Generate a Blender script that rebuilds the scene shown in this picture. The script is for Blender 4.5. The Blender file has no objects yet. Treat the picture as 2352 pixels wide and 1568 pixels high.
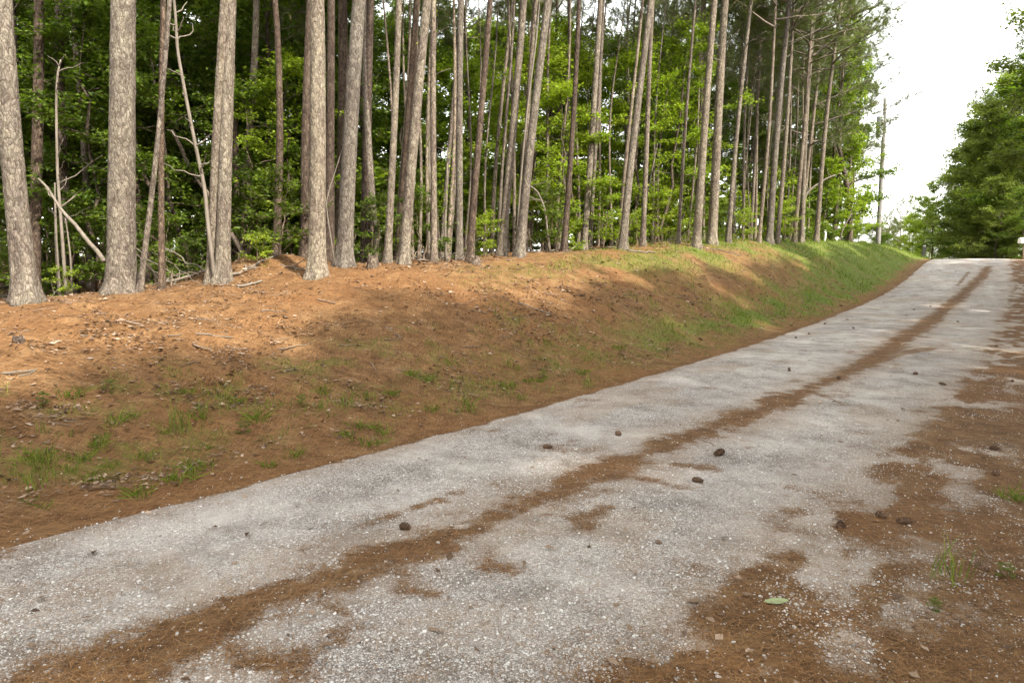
import bpy, math, random
import numpy as np
from mathutils import Vector

# ------------------------------------------------------------------ camera, sky, sun, exposure
sc = bpy.context.scene
COL = sc.collection
random.seed(7)
rng = np.random.default_rng(11)
FPX, CX, CY = 1568.0, 1176.0, 784.0            # the photograph measured on a 2352 x 1568 grid
PITCH = math.atan(184 / 1568)
EYE = 1.6

cam_d = bpy.data.cameras.new('camera')
cam_d.lens = 24.0
cam_d.sensor_width = 36.0
cam_d.clip_end = 3000
cam = bpy.data.objects.new('camera', cam_d)
COL.objects.link(cam)
cam.location = (0, 0, EYE)
cam.rotation_euler = (math.pi / 2 - PITCH, 0, 0)
sc.camera = cam

SUN_EL, SUN_AZ = math.radians(45), math.radians(133)   # azimuth clockwise from +Y
world = bpy.data.worlds.new('World')
sc.world = world
world.use_nodes = True
wn = world.node_tree
bg = wn.nodes['Background']
sky = wn.nodes.new('ShaderNodeTexSky')
sky.sky_type = 'NISHITA'
sky.sun_disc = False
sky.sun_elevation = SUN_EL
sky.sun_rotation = SUN_AZ
sky.dust_density = 1.0
sky.air_density = 2.2
sky.ozone_density = 1.0
hs = wn.nodes.new('ShaderNodeHueSaturation')           # thin bright cloud veil: little blue left
hs.inputs['Saturation'].default_value = 0.10
wn.links.new(sky.outputs[0], hs.inputs['Color'])
wn.links.new(hs.outputs[0], bg.inputs[0])
bg.inputs[1].default_value = 0.15

sun_d = bpy.data.lights.new('sun', 'SUN')
sun_d.energy = 2.35
sun_d.angle = math.radians(1.8)
sun_d.color = (1.0, 0.94, 0.84)
sun = bpy.data.objects.new('sun', sun_d)
COL.objects.link(sun)
to_sun = Vector((math.sin(SUN_AZ) * math.cos(SUN_EL), math.cos(SUN_AZ) * math.cos(SUN_EL), math.sin(SUN_EL)))
sun.rotation_euler = to_sun.to_track_quat('Z', 'Y').to_euler()
sun.location = (20, -20, 40)

sc.view_settings.view_transform = 'Standard'
sc.view_settings.look = 'None'
sc.view_settings.exposure = 2.28
sc.view_settings.gamma = 1.0
sc.cycles.max_bounces = 4
sc.cycles.diffuse_bounces = 2
sc.cycles.glossy_bounces = 2
sc.cycles.transmission_bounces = 2
sc.cycles.use_denoising = True
sc.cycles.debug_use_spatial_splits = True
sc.cycles.use_adaptive_sampling = True
sc.cycles.adaptive_threshold = 0.02
sc.cycles.caustics_reflective = False
sc.cycles.caustics_refractive = False

# ------------------------------------------------------------------ numeric helpers
def _hash(ix, iy, seed):
    h = (ix.astype(np.int64) * 374761393 + iy.astype(np.int64) * 668265263 + seed * 1442695041) & 0xFFFFFFFF
    h = ((h ^ (h >> 13)) * 1274126177) & 0xFFFFFFFF
    h = (h ^ (h >> 16)) & 0xFFFFFFFF
    return h / 4294967295.0

def vnoise(x, y, seed=0):
    x = np.asarray(x, float); y = np.asarray(y, float)
    x0 = np.floor(x); y0 = np.floor(y)
    fx = x - x0; fy = y - y0
    fx = fx * fx * (3 - 2 * fx); fy = fy * fy * (3 - 2 * fy)
    a = _hash(x0, y0, seed); b = _hash(x0 + 1, y0, seed)
    c = _hash(x0, y0 + 1, seed); d = _hash(x0 + 1, y0 + 1, seed)
    return (a + (b - a) * fx) * (1 - fy) + (c + (d - c) * fx) * fy

def fbm(x, y, octv=4, seed=0):
    v = 0; amp = 0.5; tot = 0
    for i in range(octv):
        v = v + amp * vnoise(x, y, seed + i * 17); tot += amp
        x = np.asarray(x) * 2.03 + 5.1; y = np.asarray(y) * 2.03 + 1.7; amp *= 0.5
    return v / tot

def sstep(a, b, x):
    t = np.clip((np.asarray(x, float) - a) / (b - a), 0, 1)
    return t * t * (3 - 2 * t)

# ------------------------------------------------------------------ the lie of the land
# s runs along the road, t leftwards from the road's left edge
DX, DY = 0.6026, 0.7981
def to_st(x, y):
    rx = np.asarray(x, float) + 5.4; ry = np.asarray(y, float)
    return rx * DX + ry * DY, -rx * DY + ry * DX
def to_xy(s, t):
    s = np.asarray(s, float); t = np.asarray(t, float)
    return -5.4 + s * DX - t * DY, s * DY + t * DX

_RS = [-60, -5, 4.4, 7.5, 12.5, 17.5, 23, 29.5, 34, 37.6, 41, 44.5, 47, 50, 56, 70, 100, 160, 400]
_RZ = [0.0, 0.05, 0.05, -.04, -.08, -.07, 0.02, .22, .46, .78, 1.18, 1.56, 1.70, 1.70, 1.45, .6, -1.5, -3.5, -5]
_TS = [-60, 0, 6.7, 10.7, 13, 16.5, 21, 28, 33, 40, 46, 52, 60, 75, 100, 160, 400]
_TZ = [.7, .85, 1.05, 1.30, 1.52, 1.73, 1.98, 2.32, 2.44, 2.56, 2.55, 2.45, 2.1, 1.2, -.8, -3, -5]
def _pl(xs, ys, v):     # piecewise linear, lightly smoothed
    v = np.asarray(v, float)
    return sum(np.interp(v + o, xs, ys) * w for o, w in ((-2, .12), (-1, .22), (0, .32), (1, .22), (2, .12)))
def road_z(s): return _pl(_RS, _RZ, s)
def top_z(s): return _pl(_TS, _TZ, s)

def ground_z(x, y):
    s, t = to_st(x, y)
    h = road_z(s); zt = top_z(s)
    T = np.interp(s, [0, 10, 20, 33, 42, 50], [5.4, 4.9, 4.4, 3.7, 2.7, 2.5])
    u = np.clip((t - 0.3) / (T + .5 - 0.3), 0, 1)
    S = 0.65 * u ** 1.15 * (1.9 - .9 * u) + 0.35 * u * u * (3 - 2 * u)
    S = S * (1 - .35 * np.exp(-((t - .9) / .8) ** 2))
    z = h + (zt - h) * S
    over = np.clip(t - T, 0, 60)
    z = z - 0.35 * sstep(1.5, 7, over) + 0.012 * over * 0
    # a spoil heap behind the twin trunk, and lumps on the bank
    mx, my = -4.75, 13.2
    z = z + 0.42 * np.exp(-(((x - mx) / 1.15) ** 2 + ((y - my) / 1.0) ** 2))
    rough = sstep(0.2, 1.2, t) + 0.8 * sstep(-4.0, -5.2, t)
    z = z + rough * ((fbm(np.asarray(x) * .8, np.asarray(y) * .8, 3, 5) - .5) * .16
                     + (fbm(np.asarray(x) * 4.5, np.asarray(y) * 4.5, 3, 9) - .5) * .11 + (fbm(np.asarray(x) * 2.1, np.asarray(y) * 2.1, 2, 15) - .5) * .08)
    road = sstep(0.3, -0.1, t) * sstep(-5.2, -4.4, t)
    z = z + road * (0.035 * (1 - ((t + 1.8) / 2.2) ** 2) + (fbm(np.asarray(x) * .7, np.asarray(y) * .7, 2, 3) - .5) * .03)
    return z

def gz(x, y): return float(ground_z(np.array([x]), np.array([y]))[0])

def ray(px, py):
    u = (px - CX) / FPX; d = (py - CY) / FPX
    return np.array([u, math.cos(PITCH) - d * math.sin(PITCH), -(math.sin(PITCH) + d * math.cos(PITCH))])

_YS = np.exp(np.linspace(math.log(2.0), math.log(140), 2600))
def hit(px, py):
    """where the sight line through a photograph point meets the ground; None if it passes over"""
    r = ray(px, py); r = r / r[1]
    X = r[0] * _YS; Z = EYE + r[2] * _YS
    g = ground_z(X, _YS)
    b = np.nonzero(Z < g)[0]
    if len(b) == 0: return None
    i = b[0]
    return np.array([X[i], _YS[i], g[i]])
def at(px, Y):
    x = (px - CX) / FPX * Y / (math.cos(PITCH) + .117 * math.sin(PITCH))
    return np.array([x, Y, gz(x, Y)])

# ------------------------------------------------------------------ mesh helpers
def build_mesh(name, chunks, smooth=True, attrs=None):
    """chunks: list of (verts Nx3, faces Mxk, material index)"""
    vs, ls, st, tot, mi = [], [], [], [], []
    off = 0; lo = 0
    for V, F, m in chunks:
        V = np.asarray(V, np.float32).reshape(-1, 3); F = np.asarray(F, np.int32)
        vs.append(V); ls.append((F + off).ravel())
        k = F.shape[1]
        st.append(lo + np.arange(len(F)) * k)
        mi.append(np.full(len(F), m)); off += len(V); lo += F.size
    V = np.concatenate(vs); L = np.concatenate(ls).astype(np.int32); S = np.concatenate(st).astype(np.int32)
    M = np.concatenate(mi).astype(np.int32)
    me = bpy.data.meshes.new(name)
    me.vertices.add(len(V)); me.vertices.foreach_set('co', V.ravel())
    me.loops.add(len(L)); me.loops.foreach_set('vertex_index', L)
    me.polygons.add(len(S)); me.polygons.foreach_set('loop_start', S)
    me.polygons.foreach_set('material_index', M)
    me.polygons.foreach_set('use_smooth', np.full(len(S), smooth))
    if attrs:
        for k, v in attrs.items():
            a = me.attributes.new(k, 'FLOAT', 'POINT'); a.data.foreach_set('value', np.asarray(v, np.float32))
    me.update(calc_edges=True)
    return me

def obj(name, me, mats, parent=None, loc=None):
    o = bpy.data.objects.new(name, me)
    COL.objects.link(o)
    if mats is not None:
        for m in (mats if isinstance(mats, (list, tuple)) else [mats]):
            if len(me.materials) < (len(mats) if isinstance(mats, (list, tuple)) else 1): me.materials.append(m)
    if parent: o.parent = parent
    if loc is not None: o.location = tuple(float(c) for c in loc)
    return o
def empty(name, loc):
    o = bpy.data.objects.new(name, None); COL.objects.link(o)
    o.location = tuple(float(c) for c in loc); o.empty_display_size = .2
    return o
def tag(o, label, cat, group=None):
    o['label'] = label; o['category'] = cat
    if group: o['group'] = group
    return o
def kind(o, k, label=None):
    o['kind'] = k
    if label: o['label'] = label
    return o

def tube(pts, rad, n=8):
    """round tapering tube along a polyline, closed at both ends"""
    P = np.asarray(pts, float); R = np.array(np.broadcast_to(np.asarray(rad, float), (len(P),)))
    T = np.gradient(P, axis=0); T /= np.linalg.norm(T, axis=1)[:, None] + 1e-9
    P = np.concatenate([P[:1], P, P[-1:]]); T = np.concatenate([T[:1], T, T[-1:]]); R = np.concatenate([[1e-4], R, [1e-4]])
    ref = np.array([0.31, 0.95, 0.05]) if abs(T[0][2]) > .8 else np.array([0.05, 0.02, 1.])
    A = np.cross(T, ref); A /= np.linalg.norm(A, axis=1)[:, None]
    B = np.cross(T, A)
    a = np.linspace(0, 2 * np.pi, n, endpoint=False)
    V = P[:, None] + R[:, None, None] * (np.cos(a)[None, :, None] * A[:, None] + np.sin(a)[None, :, None] * B[:, None])
    m = len(P)
    i = np.arange(m - 1)[:, None] * n; j = np.arange(n)[None]; j2 = (j + 1) % n
    F = np.stack([i + j, i + j2, i + n + j2, i + n + j], -1).reshape(-1, 4)
    return V.reshape(-1, 3), F

def wander(p0, p1, n, amp, seed=None):
    r = np.random.default_rng(seed)
    p0 = np.asarray(p0, float); p1 = np.asarray(p1, float)
    u = np.linspace(0, 1, n)[:, None]
    L = np.linalg.norm(p1 - p0)
    W = np.cumsum(r.normal(0, 1, (n, 3)), axis=0); W -= W[0] + (W[-1] - W[0]) * u
    return p0 + (p1 - p0) * u + W * amp * L / n ** .5

def leaves(C, D, N, length, width, fold=.18):
    """one folded four-cornered leaf for each centre; D tip direction, N leaf normal"""
    D = D / (np.linalg.norm(D, axis=1)[:, None] + 1e-9)
    W = np.cross(N, D); W /= np.linalg.norm(W, axis=1)[:, None] + 1e-9
    U = np.cross(D, W)
    length = np.broadcast_to(length, (len(C),))[:, None]; width = np.broadcast_to(width, (len(C),))[:, None]
    a = C - D * length * .5; b = C + D * length * .5 - U * length * .08
    l = C + W * width * .5 + U * width * fold - D * length * .05
    r = C - W * width * .5 + U * width * fold - D * length * .05
    V = np.stack([a, r, b, l], 1).reshape(-1, 3)
    F = np.arange(len(C) * 4).reshape(-1, 4)
    return V, F

def unit(v): return v / (np.linalg.norm(v, axis=-1, keepdims=True) + 1e-9)

# ------------------------------------------------------------------ materials
class NT:
    def __init__(s, name):
        s.m = bpy.data.materials.new(name); s.m.use_nodes = True
        s.t = s.m.node_tree; s.t.nodes.clear()
        s.out = s.t.nodes.new('ShaderNodeOutputMaterial')
    def n(s, typ, **kw):
        x = s.t.nodes.new(typ)
        for k, v in kw.items():
            if k == 'ins':
                for a, b in v.items():
                    if hasattr(b, 'is_output') or isinstance(b, bpy.types.NodeSocket): s.t.links.new(b, x.inputs[a])
                    else: x.inputs[a].default_value = b
            else: setattr(x, k, v)
        return x
    def mix(s, f, a, b, blend='MIX'):
        x = s.t.nodes.new('ShaderNodeMix'); x.data_type = 'RGBA'; x.blend_type = blend
        for i, v in ((0, f), (6, a), (7, b)):
            if isinstance(v, bpy.types.NodeSocket): s.t.links.new(v, x.inputs[i])
            else: x.inputs[i].default_value = v if i == 0 else (*v, 1)
        return x.outputs[2]
    def math(s, op, a, b=0.0, c=None, clamp=False):
        x = s.t.nodes.new('ShaderNodeMath'); x.operation = op; x.use_clamp = clamp
        for i, v in enumerate((a, b) if c is None else (a, b, c)):
            if isinstance(v, bpy.types.NodeSocket): s.t.links.new(v, x.inputs[i])
            else: x.inputs[i].default_value = v
        return x.outputs[0]
    def ramp(s, f, stops):
        x = s.t.nodes.new('ShaderNodeValToRGB'); s.t.links.new(f, x.inputs[0])
        e = x.color_ramp.elements
        while len(e) < len(stops): e.new(.5)
        for q, (p, c) in zip(e, stops): q.position = p; q.color = (*c, 1) if len(c) == 3 else c
        return x.outputs[0]
    def noise(s, vec, scale, detail=4, rough=.55, out=0):
        x = s.n('ShaderNodeTexNoise', ins={'Scale': scale, 'Detail': detail, 'Roughness': rough})
        if vec is not None: s.t.links.new(vec, x.inputs['Vector'])
        return x.outputs[out]
    def mapping(s, vec, scale=(1, 1, 1), rot=(0, 0, 0)):
        x = s.n('ShaderNodeMapping', ins={'Scale': scale, 'Rotation': rot}); s.t.links.new(vec, x.inputs['Vector'])
        return x.outputs[0]
    def bump(s, h, strength, dist):
        x = s.n('ShaderNodeBump', ins={'Height': h, 'Strength': strength, 'Distance': dist})
        return x.outputs[0]
    def finish(s, col, rough=.85, normal=None, spec=.25):
        b = s.n('ShaderNodeBsdfPrincipled', ins={'Base Color': col, 'Roughness': rough, 'Specular IOR Level': spec})
        if normal is not None: s.t.links.new(normal, b.inputs['Normal'])
        s.t.links.new(b.outputs[0], s.out.inputs[0]); return s.m

def straw_colour(k, pos):
    big = k.noise(pos, .55, 3, .5)
    mid = k.noise(pos, 4.0, 5, .65)
    wv = k.mapping(pos, (9, 60, 9), (0, 0, .5))
    st1 = k.noise(wv, 1.0, 3, .6)
    wv2 = k.mapping(pos, (70, 11, 9), (0, 0, 1.1))
    st2 = k.noise(wv2, 1.0, 3, .6)
    fib = k.math('MAXIMUM', st1, st2)
    c = k.ramp(mid, [(.25, (.076, .038, .016)), (.5, (.162, .087, .038)), (.75, (.25, .153, .074))])
    c = k.mix(k.math('MULTIPLY', k.math('SUBTRACT', big, .42, clamp=True), 3.0, clamp=True), c, (.172, .084, .034))
    c = k.mix(1.0, c, k.ramp(fib, [(.38, (.42, .40, .38)), (.60, (1.0, 1.0, 1.0)), (.75, (1.45, 1.42, 1.35))]), 'MULTIPLY')
    return c, fib, mid

def mat_ground():
    k = NT('pine_straw_ground')
    pos = k.n('ShaderNodeNewGeometry').outputs['Position']
    c, fib, mid = straw_colour(k, pos)
    g = k.n('ShaderNodeAttribute', attribute_name='grass').outputs['Fac']
    gn = k.noise(pos, 9, 4, .7)
    gm = k.math('MULTIPLY', k.math('ADD', g, k.math('MULTIPLY', k.math('SUBTRACT', gn, .5), 1.1)), 1.3, clamp=True)
    gm = k.math('MULTIPLY', gm, k.math('GREATER_THAN', g, .02))
    gc = k.ramp(k.noise(pos, 24, 3, .6), [(.3, (.05, .070, .013)), (.7, (.125, .155, .030))])
    c = k.mix(gm, c, gc)
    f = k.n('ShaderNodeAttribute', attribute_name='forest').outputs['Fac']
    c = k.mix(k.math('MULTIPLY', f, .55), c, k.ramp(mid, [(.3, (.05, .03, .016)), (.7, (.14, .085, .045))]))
    h = k.math('ADD', k.math('MULTIPLY', fib, .6), mid)
    return k.finish(c, .95, k.bump(h, .8, .03), .1)

def mat_road():
    k = NT('gravel_road')
    pos = k.n('ShaderNodeNewGeometry').outputs['Position']
    straw, fib, mid = straw_colour(k, pos)
    v = k.n('ShaderNodeTexVoronoi', ins={'Vector': pos, 'Scale': 105.0, 'Randomness': 1.0})
    vd = k.n('ShaderNodeTexVoronoi', feature='DISTANCE_TO_EDGE', ins={'Vector': pos, 'Scale': 105.0, 'Randomness': 1.0})
    sepc = k.n('ShaderNodeSeparateColor', ins={'Color': v.outputs['Color']})
    stone = k.ramp(sepc.outputs[0], [(.0, (.22, .200, .182)), (.35, (.45, .418, .385)), (.75, (.63, .590, .545)), (1.0, (.82, .785, .74))])
    gap = k.ramp(vd.outputs['Distance'], [(.0, (.20, .18, .17)), (.12, (.8, .8, .8)), (.3, (1, 1, 1))])
    stone = k.mix(1.0, stone, gap, 'MULTIPLY')
    dust = k.noise(pos, .9, 5, .6)
    dusty = k.math('MULTIPLY', k.math('SUBTRACT', dust, .42, clamp=True), 3.4, clamp=True)
    fines = k.ramp(k.noise(pos, 160, 2, .7), [(.3, (.46, .422, .383)), (.7, (.64, .595, .545))])
    c = k.mix(k.math('MULTIPLY', dusty, .75), stone, fines)
    # dark crumbs of bark and broken needles
    spk = k.noise(k.mapping(pos, (55, 160, 55), (0, 0, .9)), 1.0, 2, .6)
    c = k.mix(k.math('MULTIPLY', k.math('SUBTRACT', spk, .60, clamp=True), 5, clamp=True), c, (.11, .08, .06))
    big = k.noise(pos, .35, 3, .5)
    c = k.mix(1.0, c, k.ramp(big, [(.3, (.84, .82, .82)), (.6, (1.05, 1.03, 1.0))]), 'MULTIPLY')
    mott = k.noise(k.mapping(pos, (1, 1, 1), (0, 0, .6)), 2.2, 5, .68)
    c = k.mix(1.0, c, k.ramp(mott, [(.36, (.66, .64, .62)), (.52, (.98, .97, .96)), (.68, (1.10, 1.09, 1.07))]), 'MULTIPLY')
    nd = k.n('ShaderNodeAttribute', attribute_name='needle').outputs['Fac']
    stn = k.n('ShaderNodeAttribute', attribute_name='stain').outputs['Fac']
    c = k.mix(k.math('MULTIPLY', k.math('MULTIPLY', stn, k.noise(pos, 6, 4, .7)), .95, clamp=True), c, (.27, .185, .115))
    fine = k.math('ADD', k.math('MULTIPLY', k.math('SUBTRACT', k.noise(pos, 22, 4, .75), .5), 1.0),
                  k.math('MULTIPLY', k.math('SUBTRACT', k.noise(pos, 110, 2, .7), .5), 1.3))
    f = k.math('MULTIPLY', k.math('SUBTRACT', k.math('ADD', nd, fine), .42), 3.2, clamp=True)
    c = k.mix(f, c, straw)
    h = k.math('ADD', k.math('MULTIPLY', vd.outputs['Distance'], 1.6), k.math('MULTIPLY', fib, .3))
    return k.finish(c, .9, k.bump(h, .7, .012), .2)

def mat_bark(name, lo, mid_, hi, sx=26, sz=9, dist=.02):
    k = NT(name)
    tc = k.n('ShaderNodeTexCoord').outputs['Object']
    oi = k.n('ShaderNodeObjectInfo').outputs['Random']
    off = k.n('ShaderNodeCombineXYZ', ins={'Z': k.math('MULTIPLY', oi, 37.0), 'X': 0.0, 'Y': 0.0}).outputs[0]
    p = k.n('ShaderNodeVectorMath', operation='ADD', ins={0: tc, 1: off}).outputs[0]
    wob = k.n('ShaderNodeTexNoise', ins={'Vector': p, 'Scale': 7.0, 'Detail': 3.0}).outputs['Color']
    wv = k.n('ShaderNodeVectorMath', operation='SCALE', ins={0: wob}); wv.inputs['Scale'].default_value = .10
    p2 = k.n('ShaderNodeVectorMath', operation='ADD', ins={0: p, 1: wv.outputs[0]}).outputs[0]
    m = k.mapping(p2, (sx, sx, sz))
    ve = k.n('ShaderNodeTexVoronoi', feature='DISTANCE_TO_EDGE', ins={'Vector': m, 'Scale': 1.0})
    vc = k.n('ShaderNodeTexVoronoi', ins={'Vector': m, 'Scale': 1.0})
    sp = k.n('ShaderNodeSeparateColor', ins={'Color': vc.outputs['Color']})
    fine = k.noise(k.mapping(p, (60, 60, 25)), 1.0, 4, .7)
    f = k.math('ADD', k.math('MULTIPLY', sp.outputs[0], .45), k.math('MULTIPLY', fine, .6))
    c = k.ramp(f, [(.22, lo), (.5, mid_), (.8, hi)])
    crack = k.ramp(ve.outputs['Distance'], [(.0, (.50, .45, .41)), (.06, (.86, .85, .84)), (.14, (1, 1, 1))])
    c = k.mix(1.0, c, crack, 'MULTIPLY')
    mb = k.mapping(p2, (15, 15, 5.5))
    vb = k.n('ShaderNodeTexVoronoi', feature='DISTANCE_TO_EDGE', ins={'Vector': mb, 'Scale': 1.0})
    vbc = k.n('ShaderNodeTexVoronoi', ins={'Vector': mb, 'Scale': 1.0})
    spb = k.n('ShaderNodeSeparateColor', ins={'Color': vbc.outputs['Color']})
    c = k.mix(1.0, c, k.ramp(vb.outputs['Distance'], [(.0, (.62, .57, .54)), (.05, (.90, .89, .88)), (.12, (1, 1, 1))]), 'MULTIPLY')
    c = k.mix(1.0, c, k.ramp(spb.outputs[1], [(.0, (.82, .78, .78)), (1.0, (1.14, 1.12, 1.06))]), 'MULTIPLY')
    fleck = k.noise(k.mapping(p, (34, 34, 20)), 1.0, 2, .5)
    c = k.mix(k.math('MULTIPLY', k.math('SUBTRACT', fleck, .66, clamp=True), 8, clamp=True), c, (.055, .038, .03))
    blot = k.noise(k.mapping(p, (3, 3, 1.2)), 1.0, 3, .6)
    c = k.mix(1.0, c, k.ramp(blot, [(.3, (.80, .74, .74)), (.65, (1.08, 1.06, 1.02))]), 'MULTIPLY')
    c = k.mix(1.0, c, k.ramp(oi, [(0, (.80, .80, .82)), (1, (1.16, 1.12, 1.05))]), 'MULTIPLY')
    h = k.math('ADD', k.math('ADD', k.math('MINIMUM', ve.outputs['Distance'], .25), k.math('MULTIPLY', k.math('MINIMUM', vb.outputs['Distance'], .15), 2.0)), k.math('MULTIPLY', fine, .25))
    return k.finish(c, .95, k.bump(h, .9, dist), .1)

def mat_leaf(name, cols, trans=.45, hue_obj=.25, gloss=.25):
    k = NT(name)
    isl = k.n('ShaderNodeNewGeometry').outputs['Random Per Island']
    oi = k.n('ShaderNodeObjectInfo').outputs['Random']
    f = k.math('ADD', k.math('MULTIPLY', isl, 1 - hue_obj), k.math('MULTIPLY', oi, hue_obj))
    n = len(cols)
    c = k.ramp(f, [(i / (n - 1), q) for i, q in enumerate(cols)])
    b = k.n('ShaderNodeBsdfPrincipled', ins={'Base Color': c, 'Roughness': .5, 'Specular IOR Level': gloss})
    ct = k.mix(1.0, c, (1.15, 1.25, .55), 'MULTIPLY')
    t = k.n('ShaderNodeBsdfTranslucent', ins={'Color': ct})
    x = k.n('ShaderNodeMixShader', ins={0: trans, 1: b.outputs[0], 2: t.outputs[0]})
    k.t.links.new(x.outputs[0], k.out.inputs[0]); return k.m

def mat_island(name, cols, rough=.85, spec=.2, bumpscale=None):
    k = NT(name)
    isl = k.n('ShaderNodeNewGeometry').outputs['Random Per Island']
    n = len(cols)
    return k.finish(k.ramp(isl, [(i / (n - 1), q) for i, q in enumerate(cols)]), rough, None, spec)

def mat_wood(name, a, b, scale=30, stretch=.1):
    k = NT(name)
    tc = k.n('ShaderNodeTexCoord').outputs['Object']
    n = k.noise(k.mapping(tc, (1, 1, stretch)), scale, 5, .7)
    n2 = k.noise(tc, 4, 3, .6)
    c = k.ramp(k.math('ADD', k.math('MULTIPLY', n, .7), k.math('MULTIPLY', n2, .3)), [(.3, a), (.7, b)])
    return k.finish(c, .9, k.bump(n, .5, .01), .1)

M = {}
M['ground'] = mat_ground(); M['road'] = mat_road()
M['pine'] = mat_bark('pine_bark', (.105, .095, .079), (.182, .168, .141), (.27, .252, .213), 36, 15, .014)
M['pine_dark'] = mat_bark('dark_pine_bark', (.045, .036, .030), (.090, .072, .058), (.15, .122, .10), 36, 15, .014)  # darker copy of the pine bark; shade of the rear trunks put into the colour
M['pine_thin'] = mat_bark('young_pine_bark', (.090, .077, .063), (.185, .164, .136), (.29, .262, .22), 40, 16, .012)
M['hard'] = mat_bark('hardwood_bark', (.05, .040, .032), (.115, .095, .078), (.21, .185, .155), 30, 14, .008)
M['dead'] = mat_wood('weathered_dead_wood', (.085, .068, .05), (.235, .20, .16))
M['twig'] = mat_wood('brown_twig', (.09, .06, .042), (.27, .20, .145))
M['limb'] = mat_wood('pine_limb', (.10, .078, .06), (.24, .195, .155))
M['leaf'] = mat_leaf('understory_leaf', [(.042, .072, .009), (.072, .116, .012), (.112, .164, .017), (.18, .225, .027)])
M['leaf_hi'] = mat_leaf('bright_leaf', [(.105, .165, .014), (.175, .25, .020), (.26, .33, .030), (.37, .40, .045)], .5)  # brighter, yellower version of the understory leaf green
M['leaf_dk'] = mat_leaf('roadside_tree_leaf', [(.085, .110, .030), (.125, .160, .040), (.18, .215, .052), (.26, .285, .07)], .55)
M['needle'] = mat_leaf('pine_needle', [(.045, .062, .016), (.075, .098, .022), (.11, .13, .030), (.16, .16, .04)], .4, .3, .3)
M['grass'] = mat_leaf('grass_blade', [(.065, .105, .012), (.11, .165, .017), (.165, .22, .024), (.25, .26, .055)], .45, 0)
M['straw'] = mat_island('fallen_pine_needle', [(.088, .040, .014), (.165, .078, .028), (.235, .122, .046), (.30, .175, .075)])
M['litter'] = mat_island('fallen_leaf', [(.055, .032, .02), (.11, .068, .042), (.17, .110, .070), (.235, .16, .108), (.36, .27, .195)], .75)
M['stone'] = mat_island('gravel_stone', [(.22, .20, .18), (.36, .33, .30), (.47, .44, .40), (.55, .52, .48), (.64, .615, .58)], .8)
M['cone'] = mat_island('pine_cone_scale', [(.06, .036, .024), (.12, .072, .045), (.20, .125, .08)], .85)
M['pole'] = mat_wood('grey_pole_wood', (.15, .138, .128), (.26, .24, .225), 20, .05)
M['metal'] = mat_wood('grey_painted_metal', (.42, .43, .45), (.52, .53, .55), 3, 1)
M['white'] = mat_wood('white_paint', (.66, .64, .58), (.82, .81, .77), 6, 1)

# ------------------------------------------------------------------ ground cover masks
def seg_dist(s, t, pts):
    d = np.full(np.shape(s), 1e9); w = np.zeros(np.shape(s))
    for (a, b, wa), (c, e, wb) in zip(pts[:-1], pts[1:]):
        vx, vy = c - a, e - b
        u = np.clip(((s - a) * vx + (t - b) * vy) / (vx * vx + vy * vy + 1e-9), 0, 1)
        q = np.hypot(s - a - u * vx, t - b - u * vy)
        ww = wa + (wb - wa) * u
        m = q - ww < d - w
        d = np.where(m, q, d); w = np.where(m, ww, w)
    return d - w

def img_st(pts):
    r = []
    for x, y in pts:
        h = hit(x, y)
        a, b = to_st(h[0], h[1]); r.append((float(a), float(b)))
    return r

def strip(upper, lower):
    """a drift between two outlines read off the photograph -> centre line with half widths"""
    U = img_st(upper); L = img_st(lower)
    out = []
    for (a, b), (c, d) in zip(U, L):
        out.append(((a + c) / 2, (b + d) / 2, abs(b - d) / 2))
    return out

DRIFT = strip([(85, 1560), (350, 1452), (525, 1385), (780, 1290), (1050, 1203), (1176, 1150), (1300, 1095), (1420, 1050), (1507, 1015), (1635, 968), (1763, 922), (1850, 884)],
              [(330, 1562), (560, 1445), (700, 1385), (880, 1310), (1110, 1232), (1230, 1185), (1345, 1122), (1450, 1075), (1530, 1040), (1655, 998), (1785, 944), (1872, 895)])
DRIFT2 = strip([(1868, 882), (1960, 838), (2044, 778), (2121, 735), (2172, 694), (2215, 660), (2245, 634), (2262, 612)],
               [(1895, 888), (2010, 842), (2085, 792), (2150, 745), (2192, 706), (2236, 664), (2266, 636), (2278, 613)])
def line(pts, w): return [(a, b, w) for a, b in img_st(pts)]
THIN = [line([(700, 1265), (850, 1205), (960, 1165), (1060, 1130)], .035),
        line([(750, 1390), (800, 1418), (790, 1450), (775, 1475)], .04),
        line([(920, 1310), (925, 1355), (1000, 1370)], .05),
        line([(1110, 1250), (1135, 1305), (1185, 1310)], .04),
        line([(530, 1490), (600, 1525), (670, 1535), (705, 1500)], .045),
        line([(690, 1500), (690, 1560)], .05),
        line([(1230, 1180), (1330, 1195), (1400, 1165)], .07),
        line([(1330, 1195), (1345, 1210)], .09),
        line([(1480, 1100), (1550, 1120)], .09),
        line([(1560, 1070), (1620, 1075)], .09),
        line([(1765, 905), (1850, 895), (1940, 930)], .05),
        line([(1880, 870), (1980, 880)], .06),
        line([(1960, 850), (2050, 815), (2140, 800)], .16),
        line([(2080, 770), (2120, 775)], .15),
        line([(2200, 655), (2225, 625)], .06)]
RIGHT = sorted(img_st([(1400, 1566), (1500, 1500), (1600, 1400), (1730, 1290), (1770, 1240), (1910, 1145), (2000, 1060), (2100, 960), (2200, 880), (2250, 820), (2290, 760), (2310, 700), (2322, 650), (2316, 612)]))
R_S = [a for a, b in RIGHT]; R_T = [b for a, b in RIGHT]

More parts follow.
